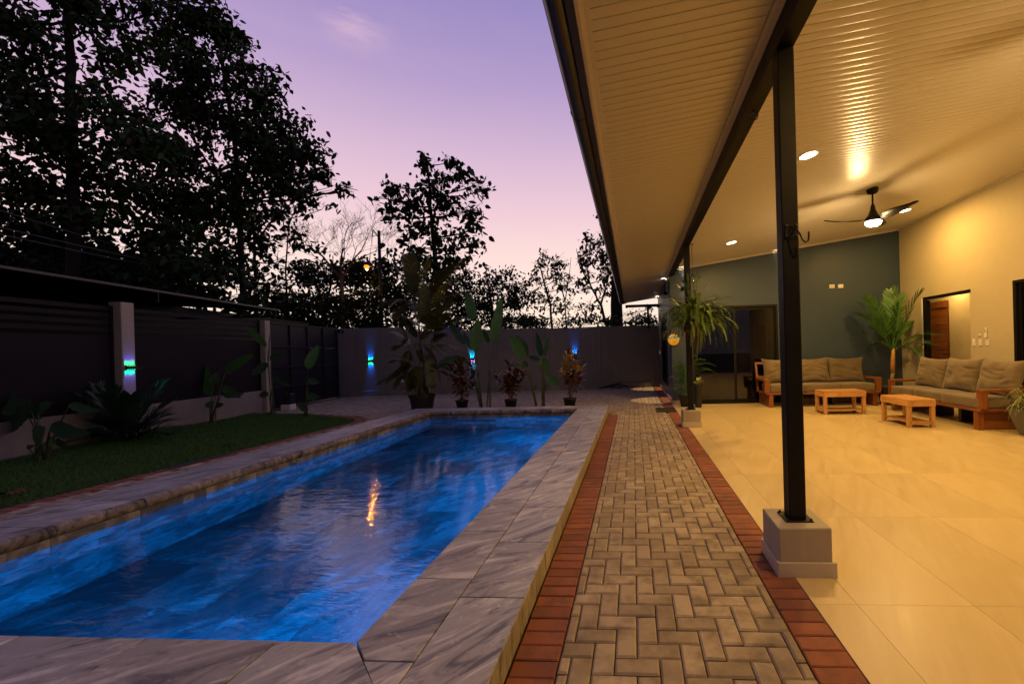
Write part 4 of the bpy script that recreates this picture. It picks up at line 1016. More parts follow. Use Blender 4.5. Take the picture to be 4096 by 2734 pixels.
# doormat
b = B(); b.box((0, 0, 0), (.45, .72, .012), .004)
dm = b.obj('doormat', simple('dark_rubber_mat', (.045, .035, .028), .9, bump=1, bs=150)); dm.location = (.50, 9.50, .002); tag(dm, 'dark rectangular doormat lying across the path beside the house corner', 'doormat')
for k in range(14): B().box((.02, .03 + k * .049, .0125), (.43, .055 + k * .049, .016), .001).obj('rib', dm.data.materials[0], dm)

# ------------------------------------------------------------------ sofas
def rounded(b, x0, x1, y0, y1, z0, z1, r=.03, crown=.012, seed=0, n=10):
    """soft box cushion"""
    c = Vector(((x0 + x1) / 2, (y0 + y1) / 2, (z0 + z1) / 2)); h = Vector(((x1 - x0) / 2, (y1 - y0) / 2, (z1 - z0) / 2)); vs = {}; V = []; F = []
    def vid(p):
        k = tuple(round(q, 5) for q in p)
        if k not in vs:
            q = Vector(p); lim = Vector((h.x - r, h.y - r, h.z - r)); cl = Vector((max(-lim.x, min(lim.x, q.x)), max(-lim.y, min(lim.y, q.y)), max(-lim.z, min(lim.z, q.z))))
            d = q - cl; q2 = cl + (d.normalized() * r if d.length > 1e-6 else d)
            bu = (1 - (q.x / h.x) ** 2) * (1 - (q.y / h.y) ** 2); q2.z += crown * bu * (1 if q.z > 0 else -.3)
            q2 += Vector((1, 1, 1)) * mnoise.noise((q + Vector((seed * 3.1, 0, 0))) * 6) * .005
            vs[k] = len(V); V.append(c + q2)
        return vs[k]
    def lin(a, m): 
        e_ = [-a, -a + r * .35]; e_ += list(np.linspace(-a + r, a - r, m)); return e_ + [a - r * .35, a]
    gx_, gy_, gz_ = lin(h.x, n), lin(h.y, n), lin(h.z, 3)
    for u, v, f in ((gx_, gy_, lambda a, c_, s_: (a, c_, s_ * h.z)), (gx_, gz_, lambda a, c_, s_: (a, s_ * h.y, c_)), (gy_, gz_, lambda a, c_, s_: (s_ * h.x, a, c_))):
        for s_ in (-1, 1):
            for i in range(len(u) - 1):
                for j in range(len(v) - 1): F.append([vid(f(u[i], v[j], s_)), vid(f(u[i + 1], v[j], s_)), vid(f(u[i + 1], v[j + 1], s_)), vid(f(u[i], v[j + 1], s_))])
    return b.add(V, F, c)
def pillow(w, h, t, seed):
    """plump pillow standing in the xz plane with pointed corners and creases"""
    n = 26; V = []; F = []
    for s_ in (-1, 1):
        for i in range(n + 1):
            for j in range(n + 1):
                u, v = -1 + 2 * i / n, -1 + 2 * j / n
                th = (max(0, 1 - u ** 4) * max(0, 1 - v ** 4)) ** .42
                x = u * w / 2 * (1 - .055 * (1 - u * u) * 0 - .06 * (1 - v * v) ** 1.0 * abs(u)); z = v * h / 2 * (1 - .07 * (1 - u * u) * abs(v))
                kq = 1 + .07 * (abs(u) * abs(v)) ** 3; x *= kq; z *= kq; p = Vector((x * 5, z * 5, seed * 9.1 + s_)); e_ = abs(u) ** 2 + abs(v) ** 2
                cr_ = abs(mnoise.noise(Vector((x * 3 + seed, z * 13 + math.sin(x * 5 + seed) * 1.2, seed)))) * .06 * th * (.3 + .9 * abs(u)) * (1 if v < .4 else .5)
                y = s_ * (t / 2 * th + mnoise.noise(p) * .02 * th - cr_)
                if abs(abs(u) - 1) < 1e-6 or abs(abs(v) - 1) < 1e-6: y = 0
                V.append((x, y, z + .02 * th * 0))
    m = (n + 1) ** 2
    for s_ in (0, 1):
        for i in range(n):
            for j in range(n):
                a = s_ * m + i * (n + 1) + j; q = [a, a + n + 1, a + n + 2, a + 1]; F.append(q if s_ else q[::-1])
    return V, F
def make_sofa(loc, rz, lab, W_=2.54, joints=(.10, .895, 1.66, 2.43), seed=0, panel=True):
    """origin at the front left foot corner, x to the right, y to the back"""
    e = empty('sofa', loc, rz, label=lab, cat='sofa', group='timber sofas with taupe cushions')
    H = .345
    for x0, x1 in ((.06, .155), (W_ - .155, W_ - .06)):
        B().box((x0, 0, 0), (x1, .09, .293), .004).obj('leg', M['redZ'], e); B().box((x0 + .02, .091, .0), (x1 - .02, .70, .292), .003).obj('side_board', M['redY'], e)
        B().box((x0, .705, 0), (x1, .79, .293), .004).obj('leg', M['redZ'], e)
    B().box((0, -.02, .294), (W_, .80, .340), .006).obj('seat_frame', M['redX'], e)
    B().box((W_ * .34, .30, 0), (W_ * .37, .68, .292), .003).obj('middle_board', M['gut'], e); B().box((W_ * .63, .30, 0), (W_ * .66, .68, .292), .003).obj('middle_board', M['gut'], e)
    for x0, x1 in ((-.03, .09), (W_ - .09, W_ + .03)):
        B().box((x0, .0, .341), (x1, .09, .600), .004).obj('arm_post', M['redZ'], e); B().box((x0 - .003, -.004, .602), (x1 + .003, .74, .648), .006).obj('armrest', M['redY'], e)
    # raked back frame
    R = Matrix.Translation((0, .66, .34)) @ Matrix.Rotation(-.24, 4, 'X')
    for x in (0.0, W_ * .3333, W_ * .6666 - .03, W_ - .05): B().box((x, 0.03, 0), (x + .05, .10, .66), .004, R).obj('back_upright', M['redZ'], e)
    B().box((0.0, .03, .662), (W_, .10, .715), .005, R).obj('top_rail', M['redX'], e); B().box((.05, .05, .30), (W_ - .05, .08, .38), .004, R).obj('back_rail', M['redX'], e)
    for k in range(3):
        b = B(); rounded(b, joints[k], joints[k + 1] - .006, -.004, .70, .342, .515, .028, .014, seed + k); b.obj('seat_cushion', M['fabric'], e, True)
    for k, (x, w, tilt, yaw, dz) in enumerate(((.50, .80, -.22, .03, 0), (1.27, .80, -.24, -.02, .005), (2.05, .82, -.22, -.05, 0))):
        V, F = pillow(w, .60, .24, seed + k + 1); o = mk('back_cushion', V, F, M['fabric'], e, True)
        o.matrix_local = Matrix.Translation((x, .57, .80 + dz)) @ Matrix.Rotation(yaw, 4, 'Z') @ Matrix.Rotation(tilt, 4, 'X') @ Matrix.Rotation((.03, -.015, .02)[k], 4, 'Y')
    return e
make_sofa((3.045, 9.94, 0), 0, 'timber sofa with taupe cushions against the slate wall, behind the big post', seed=3)
make_sofa((5.43, 9.36, 0), -math.pi / 2, 'timber sofa with taupe cushions in front of the beige wall beside the potted palm', W_=2.38, joints=(.08, .78, 1.50, 2.36), seed=17)

def make_table(loc, rz, w, d, lab, h=.478):
    """origin at the front left corner"""
    X_, Y_, Z_ = M['pineX'], M['pineY'], M['pineZ']
    e = empty('coffee_table', loc, rz, label=lab, cat='coffee table', group='pine coffee tables')
    for x in (0, w - .062):
        for y in (0, d - .062): B().box((x, y, 0), (x + .062, y + .062, h - .028), .003).obj('leg', Z_, e)
    n = 4; pw = (d + .0) / n
    for k in range(n): B().box((-.006, k * pw + .0015 - .004, h - .027), (w + .006, (k + 1) * pw - .0015 + .004 * (k == n - 1), h + random.uniform(-.001, .001)), .003).obj('top_plank', X_, e)
    for y in (-.012, d - .006): B().box((-.002, y, h - .118), (w + .002, y + .018, h - .0285), .002).obj('apron', X_, e)
    for x in (-.010, w - .006): B().box((x, .008, h - .118), (x + .016, d - .008, h - .0285), .002).obj('apron', Y_, e)
    for x in (.02, .045, w - .045, w - .02):
        b = B().box((x - .003, -.0135, h - .075 + (.02 if int(x * 1000) % 2 else -.01)), (x + .003, -.012, h - .069 + (.02 if int(x * 1000) % 2 else -.01))); b.obj('screw', M['gut'], e)
    for k in range(3): B().box((.0, .03 + k * (d - .06) / 3 + .002, .075), (w, .03 + (k + 1) * (d - .06) / 3 - .002, .094), .002).obj('shelf_plank', X_, e)
    for x in (.003, w - .025): B().box((x, .06, .052), (x + .022, d - .06, .0745), .002).obj('shelf_bearer', Y_, e)
make_table((3.835, 8.79, 0), 0, .815, .43, 'pine coffee table in front of the sofa on the slate wall')
make_table((4.972, 7.31, 0), math.pi / 2, .76, .435, 'pine coffee table in front of the sofa by the beige wall', h=.472)
# ------------------------------------------------------------------ plants
def G(u, v, z=0):
    d = RX * ((u - 1388.2) / 962.9) - UX * ((v - 804.6) / 962.9) + FX
    return Vector((0, 0, CAM_H)) + d * ((z - CAM_H) / d.z)
def bez(p0, p1, p2, n):
    return [p0 * (1 - t) ** 2 + p1 * 2 * t * (1 - t) + p2 * t * t for t in [i / n for i in range(n + 1)]]
def blade(name, pts, w, par, m, nrm=Vector((0, -1, .3)), fold=.25, n=None, tear=0, prof=.75, smooth=True, seed=0):
    """a leaf blade with its midrib along pts"""
    n = len(pts) - 1; V, F = [], []; rr = random.Random(seed)
    for i, p in enumerate(pts):
        t = i / n; tan = (pts[min(i + 1, n)] - pts[max(i - 1, 0)]).normalized(); s = tan.cross(nrm)
        if s.length < .05: s = tan.cross(Vector((.9, .1, .4)))
        s.normalize(); up = s.cross(tan).normalized()
        ww = w / 2 * (math.sin(math.pi * min(1, (t * .97 + .03)) ** prof) ** .65 if 0 < t < 1 else .03)
        a = 1 - tear * rr.random(); b_ = 1 - tear * rr.random()
        V += [p - s * ww * a + up * (ww * fold * a + rr.uniform(-1, 1) * w * .02), p, p + s * ww * b_ + up * (ww * fold * b_ + rr.uniform(-1, 1) * w * .02)]
    for i in range(n):
        o = i * 3; F += [(o, o + 1, o + 4, o + 3), (o + 1, o + 2, o + 5, o + 4)]
    return mk(name, V, F, m, par, smooth)
def frond(name, pts, ll, lw, par, m, pairs=26, start=.15, ang=.9, droop=.35, up=Vector((0, 0, 1)), seed=0, rach=.006, taper=.45):
    """feather leaf: rachis along pts and paired leaflets"""
    rr = random.Random(seed); b = B(); n = len(pts) - 1
    b.tube(pts, [rach * (1 - .8 * i / n) for i in range(n + 1)], 4, False)
    for k in range(pairs):
        t = start + (1 - start) * (k + .5) / pairs; x = t * n; i = min(int(x), n - 1); p = pts[i].lerp(pts[i + 1], x - i); tan = (pts[i + 1] - pts[i]).normalized()
        s = tan.cross(up)
        if s.length < .1: s = tan.cross(Vector((.3, .9, .1)))
        s.normalize(); nr = s.cross(tan).normalized(); tt = (t - start) / (1 - start); L_ = ll * (math.sin(math.pi * (tt * .80 + .14)) ** .7 if taper else 1) * rr.uniform(.88, 1.08)
        for sg in (-1, 1):
            a = ang * (1 - .45 * tt) + rr.uniform(-.08, .08); d = (tan * math.cos(a) + s * sg * math.sin(a) + nr * rr.uniform(.05, .25)).normalized()
            q1 = p + d * L_ * .5 + Vector((0, 0, -1)) * L_ * droop * .15; q2 = p + d * L_ * .95 + Vector((0, 0, -1)) * L_ * droop * rr.uniform(.5, .8)
            wv = d.cross(nr).normalized() * lw / 2
            b.raw([p - wv * .4, p + wv * .4, q1 + wv, q1 - wv, q2], [(0, 1, 2, 3), (3, 2, 4)])
    return b.obj(name, m, par)
def stem(pts, r, par, m=None, name='stem'):
    return B().tube(pts, r if hasattr(r, '__len__') else [r * (1 - .5 * i / (len(pts) - 1)) for i in range(len(pts))], 6).obj(name, m or M['stem'], par, True)
def banana(label, cat, Y, base, leaves, mats, grp=None, conv=None, name='banana_plant', seed=0, gs=1):
    """leaves: (u0, v0, u1, v1, width px, bow px, mat index) seen at depth Y; a stem runs from the base to each"""
    rr = random.Random(seed); bp = A(*conv(*base), Y); bp.z = 0; e = empty(name, bp, 0, label=label, cat=cat, group=grp); off = bp.copy()
    pm = Y / 962.9
    for k, (u0, v0, u1, v1, w, bow, mi) in enumerate(leaves):
        dy = rr.uniform(-.22, .22); p0 = A(*conv(u0, v0), Y + dy) - off; p2 = A(*conv(u1, v1), Y + dy + rr.uniform(-.15, .15)) - off
        c0 = conv(0, 0); c1 = conv(1, 0); sc = c1[0] - c0[0]
        mid = (p0 + p2) / 2; d = p2 - p0; side = Vector((d.z, 0, -d.x)).normalized(); mid += side * bow * sc * pm
        st = Vector((rr.uniform(-.05, .05), rr.uniform(-.05, .05), 0)); kn = p0 * .5 + st * .5; kn.z = p0.z * .5; kn.x = st.x + (p0.x - st.x) * .3
        stem(bez(st, kn, p0, 7), [.016 * gs * (1 - .7 * i / 7) for i in range(8)], e)
        blade('leaf', bez(p0, mid, p2, 12), w * sc * pm * 1.08, e, mats[mi], Vector((rr.uniform(-.35, .35) * (1 - mi), -1, rr.uniform(-.2, .5) * (1 - mi))), rr.uniform(.15, .4), tear=.10 if mi else .22, seed=seed * 31 + k)
    return e
BN = (M['bananad'], M['banana'])
v8 = lambda a, b: (1003.6 + .1709 * a, 716.9 + .1709 * b)
grp = 'young banana plants behind the pool'
banana('tall banana plant with broad green blade in front of the pink and blue wall lamp', 'banana plant', 10.45, (595, 1255), [(510, 520, 545, 82, 170, 10, 1), (370, 430, 130, 70, 95, -20, 0), (480, 100, 385, -290, 150, 20, 1), (490, 500, 350, 258, 90, -25, 0), (400, 640, -40, 720, 130, 70, 0), (500, 860, 478, 820, 20, 0, 1), (530, 860, 562, 765, 26, 4, 0)], BN, grp, v8, seed=1)
banana('slim banana plant with one tall upright leaf rising above the rear wall', 'banana plant', 10.5, (688, 1250), [(748, 405, 862, -215, 150, 10, 1), (690, 405, 600, 235, 80, 25, 0), (715, 795, 798, 755, 34, 8, 0)], BN, grp, v8, seed=2)
banana('leaning banana plant whose big leaf bends left, between the two darker crotons', 'banana plant', 10.45, (1325, 1243), [(1165, 640, 965, 320, 150, 35, 1), (1190, 600, 1040, 305, 130, 60, 0), (1180, 760, 940, 700, 70, 40, 0), (1300, 1045, 1325, 955, 50, 5, 0), (1160, 640, 1220, 740, 60, 10, 0)], BN, grp, v8, seed=3)
banana('clump of banana stems just left of the yellow croton', 'banana plant', 10.5, (1415, 1243), [(1390, 590, 1325, 255, 100, 20, 0), (1425, 590, 1492, 315, 80, 15, 0), (1375, 625, 1220, 580, 70, -20, 0), (1420, 600, 1480, 800, 120, 30, 1), (1455, 820, 1668, 960, 120, 45, 1), (1390, 800, 1375, 690, 45, 5, 0), (1445, 960, 1425, 1110, 40, 5, 0)], BN, grp, v8, seed=4)
r2 = lambda a, b: (.384 * a, 602.2 + .384 * b)
grp = 'banana plants on the lawn'
banana('large dark leaved plant at the left edge of the lawn', 'plant', 5.6, (245, 1195), [(150, 880, -40, 765, 130, -30, 0), (190, 890, 55, 1015, 150, 40, 0), (230, 890, 320, 830, 110, 20, 0), (270, 980, 225, 1100, 100, 10, 0), (310, 960, 540, 1020, 90, 50, 0), (420, 840, 600, 885, 60, 25, 0), (300, 1040, 320, 1100, 50, 0, 1), (340, 1050, 410, 1095, 50, 15, 0), (230, 940, 180, 810, 90, -20, 0), (160, 1100, 210, 1090, 30, 8, 0)], BN, grp, r2, seed=5, gs=1.3)
banana('small banana plant with a rounded pale upright leaf, in the middle of the lawn edge', 'banana plant', 8.8, (1265, 970), [(1257, 795, 1240, 605, 78, 3, 1), (1345, 658, 1522, 545, 62, -12, 1), (1275, 725, 1300, 655, 62, 3, 0), (1345, 730, 1440, 805, 60, 25, 0), (1252, 828, 1250, 868, 48, 0, 0), (1290, 855, 1338, 842, 36, 6, 0), (1315, 690, 1322, 600, 9, 0, 0), (1330, 790, 1460, 780, 40, 10, 0)], BN, grp, r2, seed=6)
banana('tall thin banana plant in front of the fence pillar next to the gate', 'banana plant', 10.0, (1630, 912), [(1592, 500, 1460, 380, 46, 14, 1), (1605, 600, 1500, 665, 70, -20, 0), (1612, 565, 1692, 545, 42, 14, 0), (1632, 680, 1742, 732, 36, 16, 0), (1602, 775, 1545, 795, 40, -8, 0), (1605, 600, 1610, 420, 9, 0, 0)], BN, grp, r2, seed=7)
banana('small banana plant alone at the far tip of the lawn before the gate', 'banana plant', 9.75, (1835, 922), [(1840, 635, 1902, 492, 70, 6, 1), (1845, 690, 1908, 712, 44, 14, 0), (1842, 790, 1912, 800, 52, 18, 0), (1838, 885, 1785, 825, 48, -6, 0), (1830, 880, 1845, 760, 8, 0, 0)], BN, grp, r2, seed=8)

def croton(label, base, Y, h, spread, n, mats, seed, pot):
    rr = random.Random(seed); bp = A(*base, Y); bp.z = 0; e = empty('croton', bp, 0, label=label, cat='croton', group='potted crotons behind the pool')
    if pot:
        b = B().lathe([(0, .0), (pot * .75, 0), (pot, .24), (pot * 1.12, .245), (pot * 1.12, .275), (pot * .98, .275), (pot * .95, .24), (0, .235)], n=28); b.obj('pot', M['plastic'], e, True)
    tips = []
    for k in range(n):
        a = rr.uniform(0, 6.28); r = spread * rr.uniform(.15, .75); top = Vector((math.cos(a) * r, math.sin(a) * r * .7, h * rr.uniform(.45, .98)))
        if k == 0: top = Vector((0, 0, h))
        p = bez(Vector((rr.uniform(-.05, .05), rr.uniform(-.05, .05), .2)), Vector((top.x * .3, top.y * .3, top.z * .6)), top, 6); stem(p, .009, e, M['cane']); tips.append((p, k))
    for p, k in tips:
        m = 17
        for q in range(m):
            t = .55 + .45 * q / (m - 1); x = t * 6; i = min(int(x), 5); b0 = p[i].lerp(p[i + 1], x - i); a = q * 2.4 + rr.uniform(-.3, .3); L_ = rr.uniform(.2, .32); el = -.35 + 1.3 * (t - .55) / .45 + rr.uniform(-.15, .15)
            d = Vector((math.cos(a) * math.cos(el), math.sin(a) * math.cos(el), math.sin(el))); tip = b0 + d * L_ + Vector((0, 0, -.03)); mid = b0 + d * L_ * .5 + Vector((0, 0, .025))
            mi = 0 if (b0.z < h * .62 or rr.random() < .2) else 1
            blade('leaf', bez(b0, mid, tip, 5), .05 + L_ * .14, e, mats[mi], Vector((0, 0, 1)), .2, seed=seed * 100 + q + k * 20)
    return e
croton('dark red leaved croton right beside the big potted palm', v8(330, 1262), 10.35, 1.22, .5, 11, (M['crot'], M['crot']), 1, .15)
croton('bushy dark red croton in front of the leaning banana plant', v8(985, 1245), 10.35, 1.12, .5, 11, (M['crot'], M['crot']), 2, .15)
croton('croton with yellow topmost leaves in a round black pot, below the deep blue wall lamp', v8(1778, 1238), 10.35, 1.36, .46, 10, (M['crot'], M['croty']), 3, .155)

# big areca palm in its tub behind the pool
pb_ = A(969, 938, 10.6); pb_.z = 0
e = empty('areca_palm', pb_, 0, label='tall feathery potted palm behind the far left corner of the pool', cat='palm')
b = B().lathe([(0, .0), (.25, 0), (.31, .36), (.335, .365), (.335, .42), (.31, .42), (.29, .36), (0, .35)], n=4 * 6, sq=0); b.obj('tub', M['plastic'], e, False)
rr = random.Random(5); AP = []
for u, v in ((951, 700), (958, 720), (975, 760), (940, 800), (962, 790), (985, 800), (995, 770), (950, 840), (972, 845), (935, 860), (1000, 850)):
    p1 = A(u, v, 10.6 + rr.uniform(-.25, .25)) - pb_; p0 = Vector((rr.uniform(-.14, .14), rr.uniform(-.12, .12), .34)); pts = bez(p0, Vector((p0.x * .6 + p1.x * .2, p0.y, p1.z * .6)), p1, 6)
    stem(pts, .022, e, M['cane'], 'cane'); AP.append((u, v, p1))
FL = [(0, 905, 612, -14), (0, 930, 585, -6), (0, 985, 598, 10), (1, 1062, 632, 26), (1, 1040, 608, 22), (0, 893, 705, -34), (2, 1000, 655, 4), (2, 1042, 690, 20), (6, 1058, 742, 20), (6, 1030, 720, 12), (3, 893, 760, -22), (3, 905, 800, -20), (4, 925, 725, -8), (4, 990, 735, 10),
      (5, 1045, 800, 24), (5, 1030, 770, 16), (7, 895, 830, -22), (7, 905, 865, -22), (8, 1040, 850, 22), (9, 890, 855, -14), (9, 905, 890, -16), (10, 1050, 840, 20), (10, 1045, 880, 20), (8, 960, 800, 5), (4, 1000, 830, 14), (3, 930, 850, -10), (5, 1010, 880, 14), (2, 945, 690, -6), (7, 940, 895, -8), (9, 960, 880, 4), (6, 1010, 700, 8)]
FL = FL + [(i, u + rr.uniform(-30, 34), v + rr.uniform(-14, 40), b_) for i, u, v, b_ in FL if v < 760] + [(i, u + rr.uniform(-26, 26), v + rr.uniform(-20, 26), b_) for i, u, v, b_ in FL]
for k, (i, u, v, bow) in enumerate(FL):
    u0, v0, p0 = AP[i]; p2 = A(u, v, 10.6 + rr.uniform(-.5, .4)) - pb_; mid = (p0 + p2) / 2 + Vector((0, 0, .16 + abs(bow) * .004)); 
    frond('frond', bez(p0, mid, p2, 10), (.36 if v < 740 else .25) * rr.uniform(.85, 1.1), .036 if v < 740 else .028, e, M['palm'], 40, .18, .95, .5, seed=k)
for k in range(26):
    a = rr.uniform(0, 6.28); p0 = Vector((rr.uniform(-.12, .12), rr.uniform(-.1, .1), .36)); L_ = rr.uniform(.4, .75); p2 = p0 + Vector((math.cos(a) * L_ * .8, math.sin(a) * L_ * .6, rr.uniform(.15, .8)))
    frond('frond', bez(p0, (p0 + p2) / 2 + Vector((0, 0, .25)), p2, 8), .2, .014, e, M['palm'], 22, .3, .9, .4, seed=100 + k)

# strap leaved palm shrub on the lawn
pb_ = Vector((-9.0, 6.85, 0)); e = empty('palm_shrub', pb_, 0, label='dark spiky palm shrub on the lawn in front of the lit fence pillar', cat='palm shrub'); rr = random.Random(9)
for k in range(38):
    a = rr.uniform(0, 6.28); up_ = k % 2 == 0; L_ = rr.uniform(1.05, 1.45) if up_ else rr.uniform(.7, 1.1); el = rr.uniform(.8, 1.4) if up_ else rr.uniform(.3, .9)
    d = Vector((math.cos(a) * math.cos(el), math.sin(a) * math.cos(el) * .8, math.sin(el))); p2 = d * L_ + Vector((0, 0, -.12 * L_)); frond('frond', bez(Vector((0, 0, .05)), d * L_ * .55 + Vector((0, 0, .12)), p2, 9), .36, .022, e, M['palmd'], 26, .25, .6, .2, seed=k)
for k in range(46):
    a = rr.uniform(0, 6.28); L_ = rr.uniform(.35, .75); p0 = Vector((rr.uniform(-.25, .25), rr.uniform(-.2, .2), .02)); p2 = p0 + Vector((math.cos(a) * L_, math.sin(a) * L_ * .8, rr.uniform(.05, .5)))
    blade('strap_leaf', bez(p0, (p0 + p2) / 2 + Vector((0, 0, .25)), p2, 6), .035, e, M['palmd'], Vector((0, 0, 1)), .3, seed=k)

# corner palm in a black tub
pc = Vector((5.80, 10.12, 0)); e = empty('corner_palm', pc, 0, label='bright green palm in a black pot in the patio corner between the sofas', cat='palm'); rr = random.Random(3)
B().lathe([(0, 0), (.12, 0), (.165, .40), (.18, .405), (.18, .44), (.165, .44), (.155, .40), (0, .39)], n=28).obj('pot', M['plastic'], e, True)
B().tube([Vector((.12, 0, .36)), Vector((.15, .0, .60)), Vector((.165, 0, .72))], [.05, .042, .04], 12).obj('ringed_stem', M['cane'], e, True)
for k in range(6): B().tube([Vector((.135 + .006 * k, 0, .46 + k * .045)), Vector((.136 + .006 * k, 0, .468 + k * .045))], [.049 - .0015 * k] * 2, 14).obj('stem_ring', M['stem'], e)
B().tube([Vector((.165, 0, .72)), Vector((.17, 0, .95)), Vector((.185, 0, 1.16)), Vector((.19, 0, 1.30))], [.040, .048, .040, .03], 12).obj('crownshaft', simple('orange_green_crownshaft', (.40, .20, .05), .45, var=.25, scale=5), e, True)
c0 = Vector((.19, 0, 1.22))
for k, (u, v, bow, L_) in enumerate(((1966, 694, -6, .46), (1985, 680, -4, .42), (2057, 664, 2, .44), (2040, 668, 2, .40), (2114, 668, 8, .44), (1972, 722, -22, .44), (1990, 752, -26, .36), (2142, 792, 30, .46), (2150, 770, 34, .42), (2003, 792, -24, .34), (2100, 808, 24, .36), (2062, 700, 4, .44), (2082, 740, 8, .40))):
    p2 = A(u, v, 10.12 + (.35 if k % 3 == 0 else -.45 if k % 3 == 1 else -.1)) - pc; mid = c0 * .45 + p2 * .55 + Vector((0, 0, .16)) + Vector((0, 0, .003 * abs(bow)))
    mid.x -= (p2.x - c0.x) * .12
    frond('frond', bez(c0, mid, p2, 10), L_, .052, e, M['palmb'], 15, .22, .72, .18, seed=40 + k, rach=.012)

# small pots beside the far post
pa = Vector((1.235, 10.42, 0)); e = empty('small_palm', pa, 0, label='small feathery palm in a round black pot behind the far post', cat='palm'); rr = random.Random(12)
B().lathe([(0, 0), (.10, 0), (.155, .27), (.17, .275), (.17, .30), (.15, .30), (.14, .27), (0, .26)], n=24).obj('pot', M['plastic'], e, True)
v1 = lambda a, b: (1462.4 + .2377 * a, 602.2 + .2377 * b)
for k, (a, b_, h, L_) in enumerate(((315, 1108, .10, .17), (345, 1000, .12, .22), (400, 985, .10, .2), (340, 1160, .1, .16), (355, 1215, .05, .14), (765, 1070, .34, .24), (740, 990, .25, .24), (640, 935, .12, .22), (560, 900, .05, .2), (420, 1060, .1, .18), (610, 980, .1, .2), (700, 1030, .2, .2), (380, 1120, .1, .18), (450, 1010, .05, .2))):
    p0 = Vector((rr.uniform(-.05, .05), rr.uniform(-.05, .05), .28)); p2 = A(*v1(a, b_), 10.35 + rr.uniform(-.2, .15)) - pa
    frond('frond', bez(p0, Vector((p0.x * .7 + p2.x * .3, 0, max(p0.z, p2.z) + h)), p2, 10), L_, .014, e, M['palmb'], 26, .3, .85, .35, seed=70 + k, rach=.005)
pt = Vector((1.525, 10.22, 0)); e = empty('tall_planter', pt, 0, label='tall fluted black pot with cream edged leaves left of the glass door', cat='potted plant')
b = B(); n = 48; V, F = [], []
for j, (r, z) in enumerate(((.07, 0), (.075, .03), (.088, .3), (.098, .53), (.105, .54), (.104, .56), (.09, .56), (.088, .52))):
    for k in range(n): a = 2 * math.pi * k / n; q = r + (.0035 * math.cos(k * math.pi / 2 * 1.0) if 0 < j < 4 else 0); V.append((q * math.cos(a), q * math.sin(a), z))
F = [(j * n + k, j * n + (k + 1) % n, (j + 1) * n + (k + 1) % n, (j + 1) * n + k) for j in range(7) for k in range(n)]
mk('fluted_pot', V, F, M['plastic'], e, True); rr = random.Random(4)
for k in range(22):
    a = k * 2.4; L_ = rr.uniform(.12, .22); el = rr.uniform(.3, 1.2); d = Vector((math.cos(a) * math.cos(el), math.sin(a) * math.cos(el), math.sin(el))); p0 = Vector((0, 0, .54)) + d * .03
    blade('leaf', bez(p0, p0 + d * L_ * .5 + Vector((0, 0, .03)), p0 + d * L_ - Vector((0, 0, .02)), 5), .045, e, M['aglo'], Vector((0, 0, 1)), .25, seed=k)
# tapered planter at the right edge
pp = Vector((5.818, 6.568, 0)); e = empty('tapered_planter', pp, 0, label='tapered grey planter with striped grassy leaves at the right edge beside the sofa', cat='planter')
b = B(); sq = lambda r, z: [(x * r, y * r, z) for x, y in ((-1, -1), (1, -1), (1, 1), (-1, 1))]
V = sq(.10, 0) + sq(.198, .395) + sq(.18, .395) + sq(.17, .35); F = [(0, 1, 2, 3)] + [(j * 4 + k, j * 4 + (k + 1) % 4, (j + 1) * 4 + (k + 1) % 4, (j + 1) * 4 + k) for j in range(3) for k in range(4)] + [(12, 13, 14, 15)]
mk('tapered_pot', V, F, M['grey'], e); rr = random.Random(6)
for k in range(120):
    a = rr.uniform(0, 6.28); L_ = rr.uniform(.25, .58); p0 = Vector((rr.uniform(-.1, .1), rr.uniform(-.1, .1), .34)); hgt = rr.uniform(.22, .62); out_ = L_ * rr.uniform(.55, 1.0)
    p1 = p0 + Vector((math.cos(a) * out_ * .45, math.sin(a) * out_ * .45, hgt)); p2 = p0 + Vector((math.cos(a) * out_, math.sin(a) * out_, hgt * rr.uniform(-.35, .7)))
    blade('leaf', bez(p0, p1, p2, 7), rr.uniform(.009, .014), e, M['spider'], Vector((0, 0, 1)), .2, prof=.5, seed=k)

# staghorn sized hanging fern on the far post
pf = Vector((1.10, 7.70, 1.80)); e = empty('hanging_fern', pf, 0, label='big arching green fern hanging on the far post', cat='fern'); rr = random.Random(21)
V, F = [], []; nn_ = 14
for i in range(nn_ + 1):
    for j in range(20):
        th = math.pi * i / nn_; ph = 2 * math.pi * j / 20; p = Vector((math.sin(th) * math.cos(ph) * .19, math.sin(th) * math.sin(ph) * .15, math.cos(th) * .14)); p *= 1 + .25 * mnoise.noise(p * 14); V.append(p)
F = [(i * 20 + j, i * 20 + (j + 1) % 20, (i + 1) * 20 + (j + 1) % 20, (i + 1) * 20 + j) for i in range(nn_) for j in range(20)]; mk('root_ball', V, F, M['root'], e)
b = B()
for k in range(40):
    a = rr.uniform(0, 6.28); p0 = Vector((math.cos(a) * .12, math.sin(a) * .1, -.08)); b.tube([p0, p0 + Vector((rr.uniform(-.05, .08), rr.uniform(-.05, .05), -.12)), p0 + Vector((rr.uniform(-.1, .12), rr.uniform(-.06, .06), -rr.uniform(.15, .34)))], .0018, 3, False)
b.obj('roots', M['root'], e)
